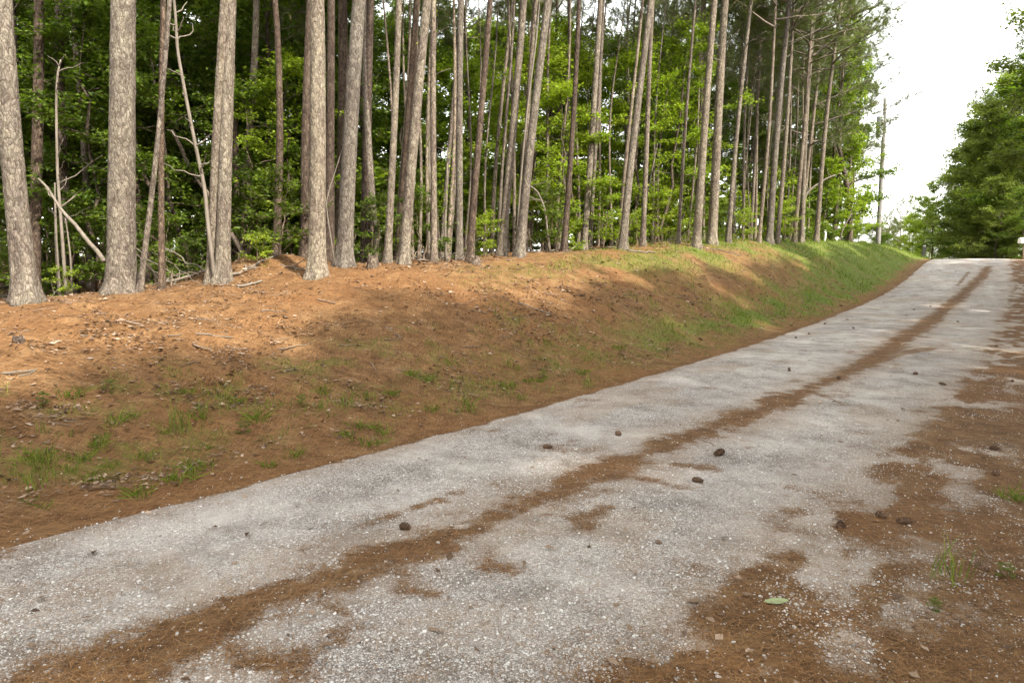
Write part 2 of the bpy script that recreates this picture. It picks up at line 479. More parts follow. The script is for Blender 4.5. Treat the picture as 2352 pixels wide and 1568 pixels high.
def needle_mask(s, t):
    n1 = fbm(s * 3.1, t * 3.1, 4, 21) - .5; n2 = fbm(s * 11, t * 11, 3, 23) - .5
    m = np.zeros(np.shape(s))
    for d, soft in ((DRIFT, .19), (DRIFT2, .24)):
        q = seg_dist(s, t, d) + n1 * .34 + n2 * .22 - .07
        m = np.maximum(m, .92 * sstep(soft, -soft, q))
    for d in THIN:
        q = seg_dist(s, t, d) + n1 * .16 + n2 * .12
        m = np.maximum(m, .72 * sstep(.10, -.06, q))
    # the right verge creeps over the gravel, with bare gravel showing through it here and there
    e = np.interp(s, R_S, R_T) - t + n1 * .55 + n2 * .2
    hole = sstep(.44, .70, fbm(s * 2.6 + 3, t * 4.2, 5, 31)) * sstep(1.5, .2, e)
    m = np.maximum(m, sstep(-.30, .32, e) * (1 - .8 * hole))
    # left edge and odd scraps
    m = np.maximum(m, sstep(-.10, .06, t - np.interp(s, [0, 4, 7, 60], [.18, .12, 0, 0]) + n1 * .22 + n2 * .12))
    m = np.maximum(m, .55 * sstep(.66, .78, fbm(s * 2.3 + 9, t * 2.9, 4, 37)))
    return m

def stain_mask(s, t):
    n1 = fbm(s * 1.3, t * 1.6, 4, 51)
    q = np.minimum(seg_dist(s, t, DRIFT), seg_dist(s, t, DRIFT2)) + (n1 - .5) * .6
    e = np.interp(s, R_S, R_T) - t
    return np.clip(np.maximum.reduce([.8 * sstep(.55, .0, q), .9 * sstep(-.7, .2, e), .7 * sstep(-.5, .0, t), .75 * sstep(.52, .68, n1)]), 0, 1)

def grass_mask(s, t):
    n = fbm(s * .9, t * .9, 4, 41); n2 = fbm(s * 3.3, t * 3.3, 3, 43)
    verge = np.exp(-((t - 1.15) / .62) ** 2) * sstep(4, 16, s) * (.22 + .78 * sstep(.40, .60, n2 * .6 + n * .4))
    field = sstep(14, 31, s + (t - 2) * -1.2 + (n - .5) * 16 + (n2 - .5) * 14) * sstep(.28, .9, t + (n2 - .5) * .5)
    field = field * np.maximum(.55 + .45 * sstep(.35, .6, n), sstep(28, 36, s)) * sstep(7.5, 5, t)
    field = field * (1 - .8 * np.exp(-((t - 2.5) / .95) ** 2) * sstep(35, 25, s + (n2 - .5) * 9)) * (.62 + .38 * sstep(.38, .56, n2))
    top = .62 * np.exp(-((t - np.interp(s, [12, 20, 35], [3.9, 3.7, 3.0])) / .75) ** 2) * sstep(11, 18, s) * sstep(.34, .58, n + .06)
    low = .52 * sstep(.52, .66, n2 * .6 + n * .4) * sstep(.5, .9, t) * sstep(3.2, 2.0, t) * sstep(24, 16, s)
    right = .85 * sstep(-4.2, -4.8, t) * sstep(33, 39, s) + .16 * sstep(.55, .68, n2) * sstep(-4.7, -5.4, t) * sstep(30, 20, s)
    far = .8 * sstep(44, 50, s) * sstep(.3, .8, t) * sstep(9, 6, t)
    return np.clip(np.maximum.reduce([verge, field, top, low, right, far]), 0, 1)

# ------------------------------------------------------------------ ground and road
def axis(parts):
    out = []
    for a, b, d in parts:
        out.append(np.arange(a, b, d))
    return np.concatenate(out)
def grid(sa, ta, zf):
    S, T = np.meshgrid(sa, ta, indexing='ij')
    X, Y = to_xy(S, T)
    Z = zf(X, Y, S, T)
    n, m = S.shape
    i = np.arange(n - 1)[:, None] * m; j = np.arange(m - 1)[None]
    F = np.stack([i + j, i + m + j, i + m + j + 1, i + j + 1], -1).reshape(-1, 4)
    return np.stack([X, Y, Z], -1).reshape(-1, 3), F[:, ::-1], S.ravel(), T.ravel()

sa = axis([(-900, -100, 80), (-100, -20, 8), (-20, 0, .8), (0, 16, .11), (16, 50, .2), (50, 90, 1), (90, 200, 8), (200, 1000, 80)])
ta = axis([(-900, -100, 80), (-100, -20, 8), (-20, -7, .8), (-7, -4.4, .12), (-4.4, 0, .5), (0, 7.5, .11), (7.5, 20, .6), (20, 100, 6), (100, 900.1, 80)])
def gzf(X, Y, S, T):
    return ground_z(X, Y) - .03 * sstep(.12, -.05, T) * sstep(-4.75, -4.55, T)
V, F, S, T = grid(sa, ta, gzf)
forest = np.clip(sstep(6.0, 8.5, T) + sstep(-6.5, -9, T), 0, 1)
kind(obj('ground', build_mesh('ground', [(V, F, 0)], True, {'grass': grass_mask(S, T) * np.clip(.42 + .58 * sstep(12, 26, S), 0, 1), 'forest': forest}), M['ground']), 'structure',
     'red brown pine straw ground rising as a bank to the woods')

rs = axis([(-14, 0, .3), (0, 13, .042), (13, 24, .09), (24, 62.1, .2)])
rt = axis([(-4.65, .16, .04)])
V, F, S, T = grid(rs, rt, lambda X, Y, S, T: ground_z(X, Y) + .006 - .03 * sstep(.0, .15, T) - .03 * sstep(-4.5, -4.64, T))
kind(obj('road', build_mesh('road', [(V, F, 0)], True, {'needle': needle_mask(S, T), 'stain': stain_mask(S, T)}), M['road']), 'structure',
     'pale grey gravel road with brown needle drifts down its middle')

# ------------------------------------------------------------------ trees: builders
def bark_trunk(axis_pts, r0, H, seg, dz, zfine, seed, lobes=.10, taper=.85, plates=.05):
    """a trunk with base flare and a rough plated surface, along a leaning, slightly swept axis (local coordinates)"""
    zs = np.concatenate([[-.25], np.arange(-.1, zfine, dz), np.arange(zfine, H, .8), [H]])
    n = len(zs)
    r = r0 * (np.clip(1 - zs / (H * 1.02), 0.02, 1)) ** taper
    fl = .48 * np.exp(-np.clip(zs, 0, 9) / .17) + .10 * np.exp(-np.clip(zs, 0, 9) / .9)
    a = np.linspace(0, 2 * np.pi, seg, endpoint=False)
    Z, A = np.meshgrid(zs, a, indexing='ij')
    per = seg
    circ = 9.0
    # periodic noise round the trunk: blend two shifted copies
    def pn(f, kz, s_):
        u = A / (2 * np.pi)
        n1 = fbm(u * f, Z * kz, 3, s_); n2 = fbm((u - 1) * f, Z * kz, 3, s_)
        return n1 * (1 - u) + n2 * u
    ridge = np.abs(pn(16, 6, seed) - .5) * 2
    rough = plates * (ridge - .3) + .05 * (pn(4, .7, seed + 3) - .5)
    lob = lobes * np.cos(A * 5 + seed) * np.exp(-np.clip(Z, 0, 9) / .3)
    R = r[:, None] * (1 + fl[:, None] + lob + rough)
    px = np.interp(zs, axis_pts[:, 2], axis_pts[:, 0]); py = np.interp(zs, axis_pts[:, 2], axis_pts[:, 1])
    V = np.stack([px[:, None] + R * np.cos(A), py[:, None] + R * np.sin(A), Z], -1).reshape(-1, 3)
    i = np.arange(n - 1)[:, None] * seg; j = np.arange(seg)[None]; j2 = (j + 1) % seg
    F = np.stack([i + j, i + j2, i + seg + j2, i + seg + j], -1).reshape(-1, 4)
    return V, F

def lean_axis(dx, dy, H, seed, sweep=.12):
    r = np.random.default_rng(seed)
    z = np.linspace(-.3, H, 24); u = np.clip(z / H, 0, 1)
    a, b = r.uniform(0, 6.28, 2); s1 = r.uniform(.4, 1) * sweep
    x = dx * z + s1 * (np.sin(u * 7 + a) - math.sin(a)) ; y = dy * z + s1 * (np.sin(u * 6 + b) - math.sin(b))
    return np.stack([x, y, z], 1)

def pine_crown(seed, Hc, R, nl=34, dens=1.0):
    r = np.random.default_rng(seed)
    limbs, NV = [], []
    Cs, Ds = [], []
    for i in range(nl):
        f = (i + r.uniform(0, .8)) / nl
        z0 = f * Hc
        az = i * 2.4 + r.uniform(-.5, .5)
        L = R * (1 - f) ** .65 * r.uniform(.55, 1.1) * (.55 + .45 * min(1, f * 5 + .3)) + .25
        el = r.uniform(.05, .5) + .5 * f
        d = np.array([math.cos(az) * math.cos(el), math.sin(az) * math.cos(el), math.sin(el)])
        p1 = np.array([0, 0, z0]) + d * L + np.array([0, 0, .12 * L])
        P = wander([0, 0, z0], p1, 7, .05, seed * 100 + i)
        limbs.append(tube(P, np.linspace(.024, .005, 7) * (1.2 - .6 * f), 5))
        nt = int((6 + L * 5) * dens)
        for k in range(nt):
            u = r.uniform(.3, 1.0) if L > .8 else r.uniform(.1, 1)
            q = P[0] + (P[-1] - P[0]) * u
            q = np.array([np.interp(u, np.linspace(0, 1, 7), P[:, c]) for c in range(3)])
            sd = unit(d * .6 + r.normal(0, .7, 3) + np.array([0, 0, .25]))
            ln = r.uniform(.15, .75) * (1.15 - .5 * u) * min(1, L)
            e = q + sd * ln
            if ln > .25: limbs.append(tube(np.stack([q, (q + e) / 2 + r.normal(0, .02, 3), e]), [.009, .006, .004], 4))
            for m in range(3):
                Cs.append(q + sd * ln * (1 - m * .28)); Ds.append(sd)
    C = np.array(Cs); D = np.array(Ds)
    nn = 18
    Cn = np.repeat(C, nn, 0); Dn = unit(np.repeat(D, nn, 0) * .75 + r.normal(0, .62, (len(Cn), 3)))
    ln = r.uniform(.13, .24, len(Cn))[:, None]
    W = unit(np.cross(Dn, r.normal(0, 1, (len(Cn), 3)))) * .0042
    V = np.stack([Cn - W, Cn + W, Cn + Dn * ln], 1).reshape(-1, 3)
    Fn = np.arange(len(V)).reshape(-1, 3)
    return build_mesh('pine_limbs', [(v, f, 0) for v, f in limbs]), build_mesh('pine_needles', [(V, Fn, 0)], False)

def broadleaf(seed, H, R, base, nl, ntw, nlf, ll, r0, flat=.35, droop=.15, stems=1, spread=0.0):
    """trunk with limbs, and a crown of single leaves on twigs in layered sprays"""
    r = np.random.default_rng(seed)
    wood = []; C, D, N = [], [], []
    for sidx in range(stems):
        tip = np.array([r.normal(0, .06) * H + spread * math.cos(sidx * 2.4), r.normal(0, .06) * H + spread * math.sin(sidx * 2.4), H * r.uniform(.86, .98)])
        TP = wander([0, 0, -.15], tip, 12, .06, seed * 7 + sidx)
        wood.append(tube(TP, r0 * np.linspace(1.15, .12, 12), 8))
        for i in range(nl):
            f = base + (1 - base) * ((i + r.uniform(0, .9)) / nl) ** .9
            p0 = np.array([np.interp(f, np.linspace(0, 1, 12), TP[:, c]) for c in range(3)])
            az = i * 2.4 + r.uniform(-.6, .6) + sidx
            g = (f - base) / (1 - base)
            env = math.sin(math.pi * min(1, .18 + .82 * g) ** .8) ** .6 if g < .97 else .3
            L = R * max(.25, env) * r.uniform(.6, 1.12)
            el = r.uniform(-.05, .4) + .55 * g
            d = np.array([math.cos(az) * math.cos(el), math.sin(az) * math.cos(el), math.sin(el)])
            p1 = p0 + d * L + np.array([0, 0, -droop * L])
            P = wander(p0, p1, 8, .09, seed * 31 + i + 500 * sidx)
            wood.append(tube(P, np.linspace(.26, .06, 8) * r0 * (1.1 - .5 * g), 5))
            for k in range(ntw):
                u = r.uniform(.22, 1.0)
                q = np.array([np.interp(u, np.linspace(0, 1, 8), P[:, c]) for c in range(3)])
                td = unit(d * .7 + np.array([r.normal(0, .8), r.normal(0, .8), r.normal(.05, .28)]))
                tl = R * r.uniform(.16, .42) * (1.15 - .45 * u)
                e = q + td * tl
                wood.append(tube(np.stack([q, e]), [.05 * r0 + .002, .0025], 3))
                m = max(3, int(nlf * r.uniform(.5, 1.4)))
                uu = r.uniform(.15, 1.05, m)[:, None]
                pos = q + (e - q) * uu + r.normal(0, 1, (m, 3)) * np.array([.11, .11, .11 * flat]) * (R * .42) ** .5
                pos[:, 2] -= .05 * uu[:, 0] * tl
                C.append(pos)
                D.append(unit(td * .6 + r.normal(0, .7, (m, 3)) * np.array([1, 1, .4]) + np.array([0, 0, -.28])))
                N.append(unit(np.array([0, 0, 1.0]) + r.normal(0, .38, (m, 3))))
    C = np.concatenate(C); D = np.concatenate(D); N = np.concatenate(N)
    sz = ll * r.uniform(.6, 1.25, len(C))
    V, F = leaves(C, D, N, sz, sz * .62)
    return build_mesh('trunk', [(v, f, 0) for v, f in wood]), build_mesh('leaf_crown', [(V, F, 0)], False)

PINE = [pine_crown(100 + i, h, r, nl, d) for i, (h, r, nl, d) in enumerate([(8.5, 2.6, 40, 1.25), (7.5, 2.3, 36, 1.3), (9.5, 2.8, 44, 1.2), (7.0, 2.0, 34, 1.4)])]
UNDER = [broadleaf(200 + i, *a) for i, a in enumerate([
    (7.0, 2.3, .22, 17, 11, 40, .105, .055), (6.0, 2.0, .16, 15, 11, 40, .10, .05), (8.0, 2.5, .28, 18, 11, 40, .11, .06),
    (5.0, 1.8, .12, 14, 10, 36, .10, .042), (9.5, 2.9, .30, 20, 12, 40, .115, .075)])]
BIG = [broadleaf(300 + i, *a, .7, .05) for i, a in enumerate([
    (13, 3.6, .14, 28, 16, 44, .17, .14), (15, 4.0, .2, 30, 16, 44, .175, .16), (11, 3.3, .08, 26, 16, 44, .165, .12), (9, 3.0, .03, 24, 15, 40, .16, .10)])]
COARSE = [broadleaf(350 + i, *a, .7, .05) for i, a in enumerate([
    (13, 3.6, .27, 22, 10, 26, .34, .14), (15, 4.0, .3, 24, 10, 26, .36, .16), (9, 3.2, .02, 20, 10, 26, .30, .10)])]
SHRUB = [broadleaf(400 + i, *a) for i, a in enumerate([
    (1.3, .75, .12, 8, 6, 16, .075, .016, .5, .1, 2, .25), (1.9, .9, .12, 9, 6, 17, .08, .018, .5, .1, 2, .3), (.8, .55, .1, 7, 5, 14, .065, .010, .5, .1, 2, .2)])]

def px_lean(p, tx, ty):
    """lean needed for the trunk from p to pass through photograph point (tx, ty) at the same depth"""
    q = ray(tx, ty); q = q / q[1] * p[1]
    dz = EYE + q[2] - p[2]
    return (q[0] - p[0]) / dz

def pine_tree(p, dia, lean, H, label, group=None, mat='pine', detail=1, crown=True, cb=.56, seed=0, name='pine_tree', stubs=0, leany=0.0, cs=1.0):
    t = empty(name, p)
    ax = lean_axis(lean, leany, H, seed, .10 if detail else .16)
    seg, dz, zf = {2: (40, .05, 8.0), 1: (20, .12, 9.0), 0: (10, .8, 2.0)}[detail]
    v, f = bark_trunk(ax, dia / 2, H, seg, dz, zf, seed, .17 if detail else .05, .8, .085 if detail == 2 else .05)
    tr = obj('trunk', build_mesh('trunk', [(v, f, 0)]), M[mat], t)
    if crown:
        k = seed % len(PINE)
        zc = H * cb
        lim, nee = PINE[k]
        c = obj('crown', nee, M['needle'], t)
        c.location = (float(np.interp(zc, ax[:, 2], ax[:, 0])), float(np.interp(zc, ax[:, 2], ax[:, 1])), zc)
        hz = (H - zc) / [8.5, 7.5, 9.5, 7.0][k]
        c.scale = (cs * hz ** .5, cs * hz ** .5, hz * 1.03); c.rotation_euler = (0, 0, seed * 1.7)
        l = obj('limbs', lim, M['limb'], c)
    r = np.random.default_rng(seed + 900)
    for i in range(stubs):
        z = r.uniform(.28, .52) * H; az = r.uniform(-1.9, 1.2)
        x0 = float(np.interp(z, ax[:, 2], ax[:, 0])); y0 = float(np.interp(z, ax[:, 2], ax[:, 1]))
        L = r.uniform(.5, 1.9); el = r.uniform(.1, .8)
        e = np.array([x0 + math.cos(az) * L * math.cos(el), y0 + math.sin(az) * L * math.cos(el), z + L * math.sin(el)])
        P = wander([x0, y0, z], e, 7, .10, seed * 13 + i)
        v, f = tube(P, np.linspace(.022, .008, 7), 5)
        obj('dead_branch', build_mesh('dead_branch', [(v, f, 0)]), M['dead'], t)
    return tag(t, label, 'pine tree', group)

def leafy_tree(p, variant, scale, rot, label, group=None, leaf='leaf', name='broadleaf_tree', cat='tree', wood='hard', sz=None):
    t = empty(name, p)
    t.rotation_euler = (0, 0, rot); t.scale = (scale, scale, sz or scale)
    wm, lm = variant
    for nm, me, mt in (('trunk', wm, M[wood]), ('crown', lm, M[leaf])):
        o = obj(nm, me, None, t)
        if len(me.materials) == 0: me.materials.append(mt)
        if me.materials[0] is not mt:
            o.material_slots[0].link = 'OBJECT'; o.material_slots[0].material = mt
    return tag(t, label, cat, group)

# ------------------------------------------------------------------ the front row of pines (photograph base x, y; a second point up the trunk; width)
FRONT = [
 (61, 690, -10, 0, 47, 'thick pine leaning left, first in the front row, beside pale fallen logs', 'pine', 2, None),
 (273, 655, 272, 0, 58, 'thickest upright pine of the front row, with a wide flared base', 'pine', 2, None),
 (487, 646, 508, 0, 25, 'narrower stem of the close twin pines by the dirt heap', 'pine', 2, None),
 (511, 648, 526, 0, 31, 'stouter stem of the close twin pines by the dirt heap', 'pine', 2, None),
 (727, 638, 729, 0, 38, 'thick straight pine with pale bark at the end of the dirt heap', 'pine', 2, None),
 (791, 610, 832, 0, 35, 'pine leaning right just beside the thick straight one, vine on its trunk', 'pine', 2, None),
 (890, 594, 906, 0, 17, 'forked slim pine just before the pale leaning pine', 'pine', 1, None),
 (927, 606, 971, 0, 24, 'pale pine leaning right between a forked pine and thin poles', 'pine', 2, None),
 (997, 584, 1009, 0, 15, 'slim straight pine beside the crooked pale sapling', 'pine_thin', 1, None),
 (1054, 577, 1070, 0, 17, 'straight pine just past the crooked pale sapling', 'pine', 1, None),
 (1079, 572, 1112, 0, 16, 'darker slim pine leaning right past the crooked sapling', 'pine_dark', 1, None),
 (1151, 587, 1196, 0, 19, 'pale pine leaning right, nearer of a pair with a gap between', 'pine', 1, None),
 (1193, 587, 1257, 0, 21, 'strongly leaning pale pine beside a tangle of dead branches', 'pine', 1, None),
 (1294, 562, 1328, 0, 13, 'slim dark pine rising out of a bright green bush', 'pine_dark', 1, None),
 (1340, 568, 1385, 0, 15, 'stouter of two touching pines past the bright bush', 'pine', 1, None),
 (1355, 567, 1379, 0, 9, 'thinner of two touching pines past the bright bush', 'pine_thin', 1, None),
 (1430, 571, 1483, 0, 18, 'pale pine with a thin stem hugging its left side', 'pine', 1, None),
 (1420, 561, 1464, 0, 9, 'thin stem hugging the side of a stouter pale pine', 'pine_thin', 1, None),
 (1475, 558, 1509, 0, 12, 'slim pine standing before the bright maple leaves', 'pine_thin', 1, None),
 (1558, 558, 1596, 0, 8, 'thin solitary pine before the close group of stout trunks', 'pine_thin', 1, None),
 (1599, 567, 1648, 0, 18, 'stout pine nearest the grass in the close group of trunks', 'pine', 1, None),
 (1635, 560, 1678, 0, 21, 'stoutest pine in the close group of trunks by the grass', 'pine', 1, None),
 (1673, 556, 1722, 0, 11, 'slim pine just past the stoutest one of the close group', 'pine', 1, None),
 (1767, 558, 1812, 0, 15, 'stout pine with dead upper branches where the grass begins', 'pine', 1, None),
 (1785, 557, 1822, 0, 10, 'slimmer pine touching the one with dead upper branches', 'pine', 1, None),
 (1742, 556, 1785, 0, 9, 'slender straight pine just before the one with dead upper branches', 'pine_thin', 1, None),
 (1823, 556, 1868, 0, 10, 'slender pine on the grass, second before the row ends', 'pine_thin', 1, None),
 (1841, 557, 1874, 0, 11, 'pine with a long pale bent dead limb near the row end', 'pine', 1, None),
 (1875, 556, 1934, 0, 11, 'last leaning pine of the front row, near the white stake', 'pine', 1, None),
]
FP = {}
for i, (bx, by, tx, ty, w, lab, mt, det, Y) in enumerate(FRONT):
    p = hit(bx, by)
    far = np.interp(bx, [0, 700, 1200, 1500, 1650, 1800, 1900], [9.6, 12.4, 17, 21.5, 26, 31, 35])
    if p is None or p[1] > far * 1.12: p = at(bx, float(far) * (1 + .03 * ((i * 7) % 5 - 2)))
    dia = w / FPX * p[1] * 1.0
    H = float(np.clip(14 + dia * 24, 16, 23)) + (i * 37 % 10) * .15
    st = {23: 7, 27: 4, 20: 4, 21: 3, 28: 4, 22: 3, 26: 3}.get(i, 0)
    FP[i] = (p, dia, H)
    pine_tree(p, dia, px_lean(p, tx, ty), H, lab, 'pines of the front row', mt, det, True,
              float(np.interp(p[1], [10, 22, 34], [.56, .46, .33])), 40 + i, stubs=st, cs=float(np.interp(p[1], [10, 34], [1.1, 1.45])))

SHORT = ['leaning first pine', 'thickest pine', 'narrower twin pine', 'stouter twin pine', 'thick straight pine', 'vine-hung pine', 'forked slim pine', 'pale leaning pine',
         'slim straight pine', 'sapling-side pine', 'darker slim pine', 'pale paired pine', 'strongly leaning pine', 'bush-foot pine', 'stouter touching pine', 'thinner touching pine',
         'stem-hugged pine', 'thin hugging stem', 'slim maple-side pine', 'thin solitary pine', 'stout grass-side pine', 'stoutest grouped pine', 'slim grouped pine', 'dead-branched pine',
         'slim touching neighbour', 'slender straight pine', 'slender grass pine', 'bent-limb pine', 'last leaning pine']
ORDER = sorted((f[0], SHORT[i]) for i, f in enumerate(FRONT))
def gap_labels(what, items):
    '''items: (photograph x, depth) -> one label each, by the gap between front pines and the order of depth in it'''
    gaps = {}
    for i, (px, Y) in enumerate(items):
        gaps.setdefault(sum(px > o[0] for o in ORDER), []).append((Y, i))
    out = {}
    for k, v in gaps.items():
        v.sort()
        if k == 0: where = 'beyond the ' + ORDER[0][1] + ' at the frame edge'
        elif k == len(ORDER): where = 'past the ' + ORDER[-1][1]
        else: where = 'between the %s and %s' % (ORDER[k - 1][1], ORDER[k][1])
        words = {1: [''], 2: ['nearer ', 'farther ']}.get(len(v), ['nearest '] + [w + ' ' for w in ('second', 'third', 'fourth', 'fifth', 'sixth', 'seventh', 'eighth')][:len(v) - 2] + ['deepest '])
        for (Y, i), w in zip(v, words): out[i] = (w + what + ' ' + where).strip()
    return [out[i] for i in range(len(items))]

# second row: darker trunks seen between the front ones
BACK = [(701, 13.6, 705, 20), (757, 15.5, 753, 22), (775, 17.5, 784, 27), (838, 16.5, 860, 23), (915, 17, 947, 20), (986, 17.5, 988, 9),
        (1013, 18.5, 1040, 11), (1030, 19.5, 1050, 8), (1129, 20, 1162, 10), (1180, 19, 1172, 8), (1280, 23, 1311, 9), (1206, 18.6, 1238, 12), (1612, 29, 1624, 9), (1590, 28.5, 1614, 8),
        (1683, 29, 1706, 7), (1704, 32, 1738, 8), (1721, 33, 1760, 8), (1732, 34, 1768, 7), (1798, 36, 1830, 6), (1808, 37, 1836, 6),
        (1853, 37, 1882, 6), (368, 10.9, 381, 14), (316, 10.6, 392, 12), (70, 14, 70, 26), (540, 17, 538, 14), (1946, 41, 1968, 10), (1945, 44, 1952, 7)]
BL = gap_labels('shaded trunk', [(b[0], b[1]) for b in BACK])
for i, (bx, Y, tx, w) in enumerate(BACK):
    p = at(bx, Y)
    dia = w / FPX * Y
    lab, g = BL[i], 'pines of the second row'
    if i == 21: lab, g = 'dark thin straight trunk beside the thickest pine', None
    if i == 22: lab, g = 'slim trunk leaning right out from behind the thickest pine', None
    if i == 25: lab, g = 'lone slim pine against the white sky beside the utility pole', None
    if i == 26: lab, g = 'thin dark pine stem between the broken trunk and the lone pine', None
    pine_tree(p, dia, px_lean(p, tx, 0), 15 + dia * 14 if i < 25 else 8.6, lab, g, 'pine_dark' if w > 13 and i < 25 else 'pine_thin', 1 if i in (21, 22) or w > 18 else 0,
              True, .6 if Y < 26 else .5, 140 + i, cs=.9 if i < 25 else .34)

# the stand behind: many more trunks, thinning into dark
DEEP = 'thin distant pine trunk deep in the shady stand'
placed = []
r = np.random.default_rng(5)
tries = 0
while len(placed) < 95 and tries < 4000:
    tries += 1
    Y = r.uniform(15, 52); px = r.uniform(-250, 1850)
    p = at(px, Y); s_, t_ = to_st(p[0], p[1])
    if t_ < 8.2 or any((p[0] - q[0]) ** 2 + (p[1] - q[1]) ** 2 < 1.4 for q in placed): continue
    placed.append(p)
for i, p in enumerate(placed):
    hard = i % 4 == 0
    dia = r.uniform(.10, .24)
    pine_tree(p, dia, r.normal(.02, .02), r.uniform(12, 18), DEEP if not hard else 'dark slender hardwood trunk deep in the shady stand', 'trunks deep in the stand',
              'hard' if hard else ('pine_thin' if i % 3 else 'pine_dark'), 0, i % 3 != 2, r.uniform(.45, .6), 300 + i, name='pine_tree' if not hard else 'slender_tree', leany=r.normal(0, .02))

# pines with low crowns filling the far end of the stand
SPOT = []
for i in range(18):
    px = 1480 + i * 27 + r.uniform(-10, 10); Y = 37 + (i * 5 % 13) + r.uniform(-1, 1)
    SPOT.append((px, Y))
GL = gap_labels('low-crowned slender pine', SPOT)
for i, (px, Y) in enumerate(SPOT):
    pine_tree(at(px, Y), r.uniform(.14, .24), .03, r.uniform(12, 16), GL[i], 'low crowned pines at the far end', 'pine_thin', 0, True, .28, 820 + i, cs=1.25)
# taller hardwoods whose canopy darkens the stand
SPOT = []
for i in range(17):
    px = -420 + i * 66 + r.uniform(-25, 25); Y = float(np.interp(px, [-400, 600, 1300], [17, 21, 28])) + (i % 3) * 6.5 + r.uniform(-1, 1)
    SPOT.append((px, Y))
GL = gap_labels('tall dark hardwood', SPOT)
for i, (px, Y) in enumerate(SPOT):
    leafy_tree(at(px, Y), BIG[0] if i % 2 else BIG[1], r.uniform(.85, 1.05), i * 2.9, GL[i], 'tall hardwoods in the stand', 'leaf', 'hardwood_tree')

SPOT = []
for i in range(16):
    px = 640 + i * 62 + r.uniform(-20, 20); Y = float(np.interp(px, [600, 1600], [27, 36])) + (i % 3) * 5 + r.uniform(-1, 1)
    SPOT.append((px, Y))
GL = gap_labels('leafy green hardwood', SPOT)
for i, (px, Y) in enumerate(SPOT):
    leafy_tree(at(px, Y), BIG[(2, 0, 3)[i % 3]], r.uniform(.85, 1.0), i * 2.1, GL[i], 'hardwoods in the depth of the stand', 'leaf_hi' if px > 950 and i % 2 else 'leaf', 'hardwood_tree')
# many thin straight stems just behind the front row
SPOT = []
for i in range(34):
    px = 880 + i * 29 + r.uniform(-12, 12); Y = float(np.interp(px, [880, 1200, 1500, 1850], [15.2, 18.5, 23.5, 34])) + r.uniform(.3, 3.2)
    SPOT.append((px, Y))
GL = gap_labels('thin straight stem', SPOT)
for i, (px, Y) in enumerate(SPOT):
    pine_tree(at(px, Y), r.uniform(.055, .12), r.uniform(.015, .045), r.uniform(9, 13), GL[i], 'thin stems behind the front pines', 'pine_thin', 0, i % 2 == 0, .62, 900 + i, cs=.6, name='thin_pine')

# understory broadleaf trees
UT = [(1225, 21, 0, .95), (1275, 19.8, 3, 1.0), (1330, 23.5, 2, .95), (1395, 25, 1, 1.1), (1450, 24, 0, 1.05), (1520, 25.5, 2, 1.0), (1560, 29, 1, 1.1), (1500, 30, 4, 1.0),
      (1380, 30, 4, .95), (1260, 28, 4, .95), (1150, 25, 2, 1.0), (1060, 22, 0, 1.0), (960, 21, 1, 1.05), (870, 20, 2, 1.0), (660, 17.5, 1, .95), (600, 21, 4, .9), (560, 16.5, 3, 1.0),
      (430, 17, 2, 1.0), (330, 15.5, 0, 1.0), (210, 15, 1, 1.1), (150, 19, 4, .9), (60, 17, 2, 1.0), (-40, 15, 0, 1.0), (-130, 18, 4, .95), (480, 24, 4, 1.0), (280, 22, 4, 1.0),
      (760, 25, 4, 1.0), (1000, 28, 4, 1.05), (1620, 35, 4, .9), (1690, 38, 2, 1.0), (100, 26, 4, 1.1), (700, 32, 4, 1.1), (380, 31, 4, 1.1), (900, 34, 4, 1.15), (1140, 36, 4, 1.15), (1750, 42, 4, 1.0)]
UL = gap_labels('leafy understory tree', [(u[0], u[1]) for u in UT])
for i, (px, Y, v, k) in enumerate(UT):
    p = at(px, Y)
    bright = 3 <= i <= 6
    lab = UL[i]
    g = 'understory trees in the stand'
    if bright:
        lab = ['sunlit young maple with layered bright leaves behind the touching pines', 'sunlit young maple reaching over the pale pine with a hugging stem',
               'sunlit young maple spreading past the slim pine', 'sunlit young maple nearest the thin solitary pine'][i - 3]
        g = 'sunlit young maples'
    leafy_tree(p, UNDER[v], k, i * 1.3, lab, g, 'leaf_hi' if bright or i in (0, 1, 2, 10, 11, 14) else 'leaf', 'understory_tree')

# bright shrubs and saplings at the foot of the trees
SH = [(1294, 548, 0, 1.0, 'bright yellow green bush at the foot of a slim dark pine'), (1262, 565, 1, 1.0, 'low green bush beside the dead branch tangle'),
      (1385, 555, 1, 1.0, 'leafy bush just behind the two touching pines'), (1412, 565, 0, .8, 'small bright bush between the touching pines and the pale pine'),
      (1462, 560, 0, .8, 'small bright bush at the foot of the slim pine by the maples'), (1505, 557, 1, .9, 'low leafy bush past the slim pine by the maples'),
      (1575, 556, 2, 1.0, 'small bush by the thin solitary pine'), (1705, 553, 0, .9, 'pale green bush among the slender trunks near the grass'),
      (1800, 552, 1, .9, 'yellow green bush behind the pines where the grass begins'), (975, 580, 1, .9, 'leafy green bush behind the pale leaning pine'),
      (1110, 566, 0, .8, 'small bush between the dark slim pine and the leaning pair'), (640, 585, 1, .9, 'leafy bush behind the dirt heap'),
      (592, 607, 2, .7, 'small yellow green seedling growing on the dirt heap'), (150, 640, 2, .6, 'yellow green seedling beside the pale fallen logs'),
      (860, 580, 1, .9, 'dark green bush behind the forked slim pine'), (430, 632, 2, .9, 'low green plants beside the twin pines'),
      (395, 630, 2, .9, 'low green plants behind the dark thin trunk')]
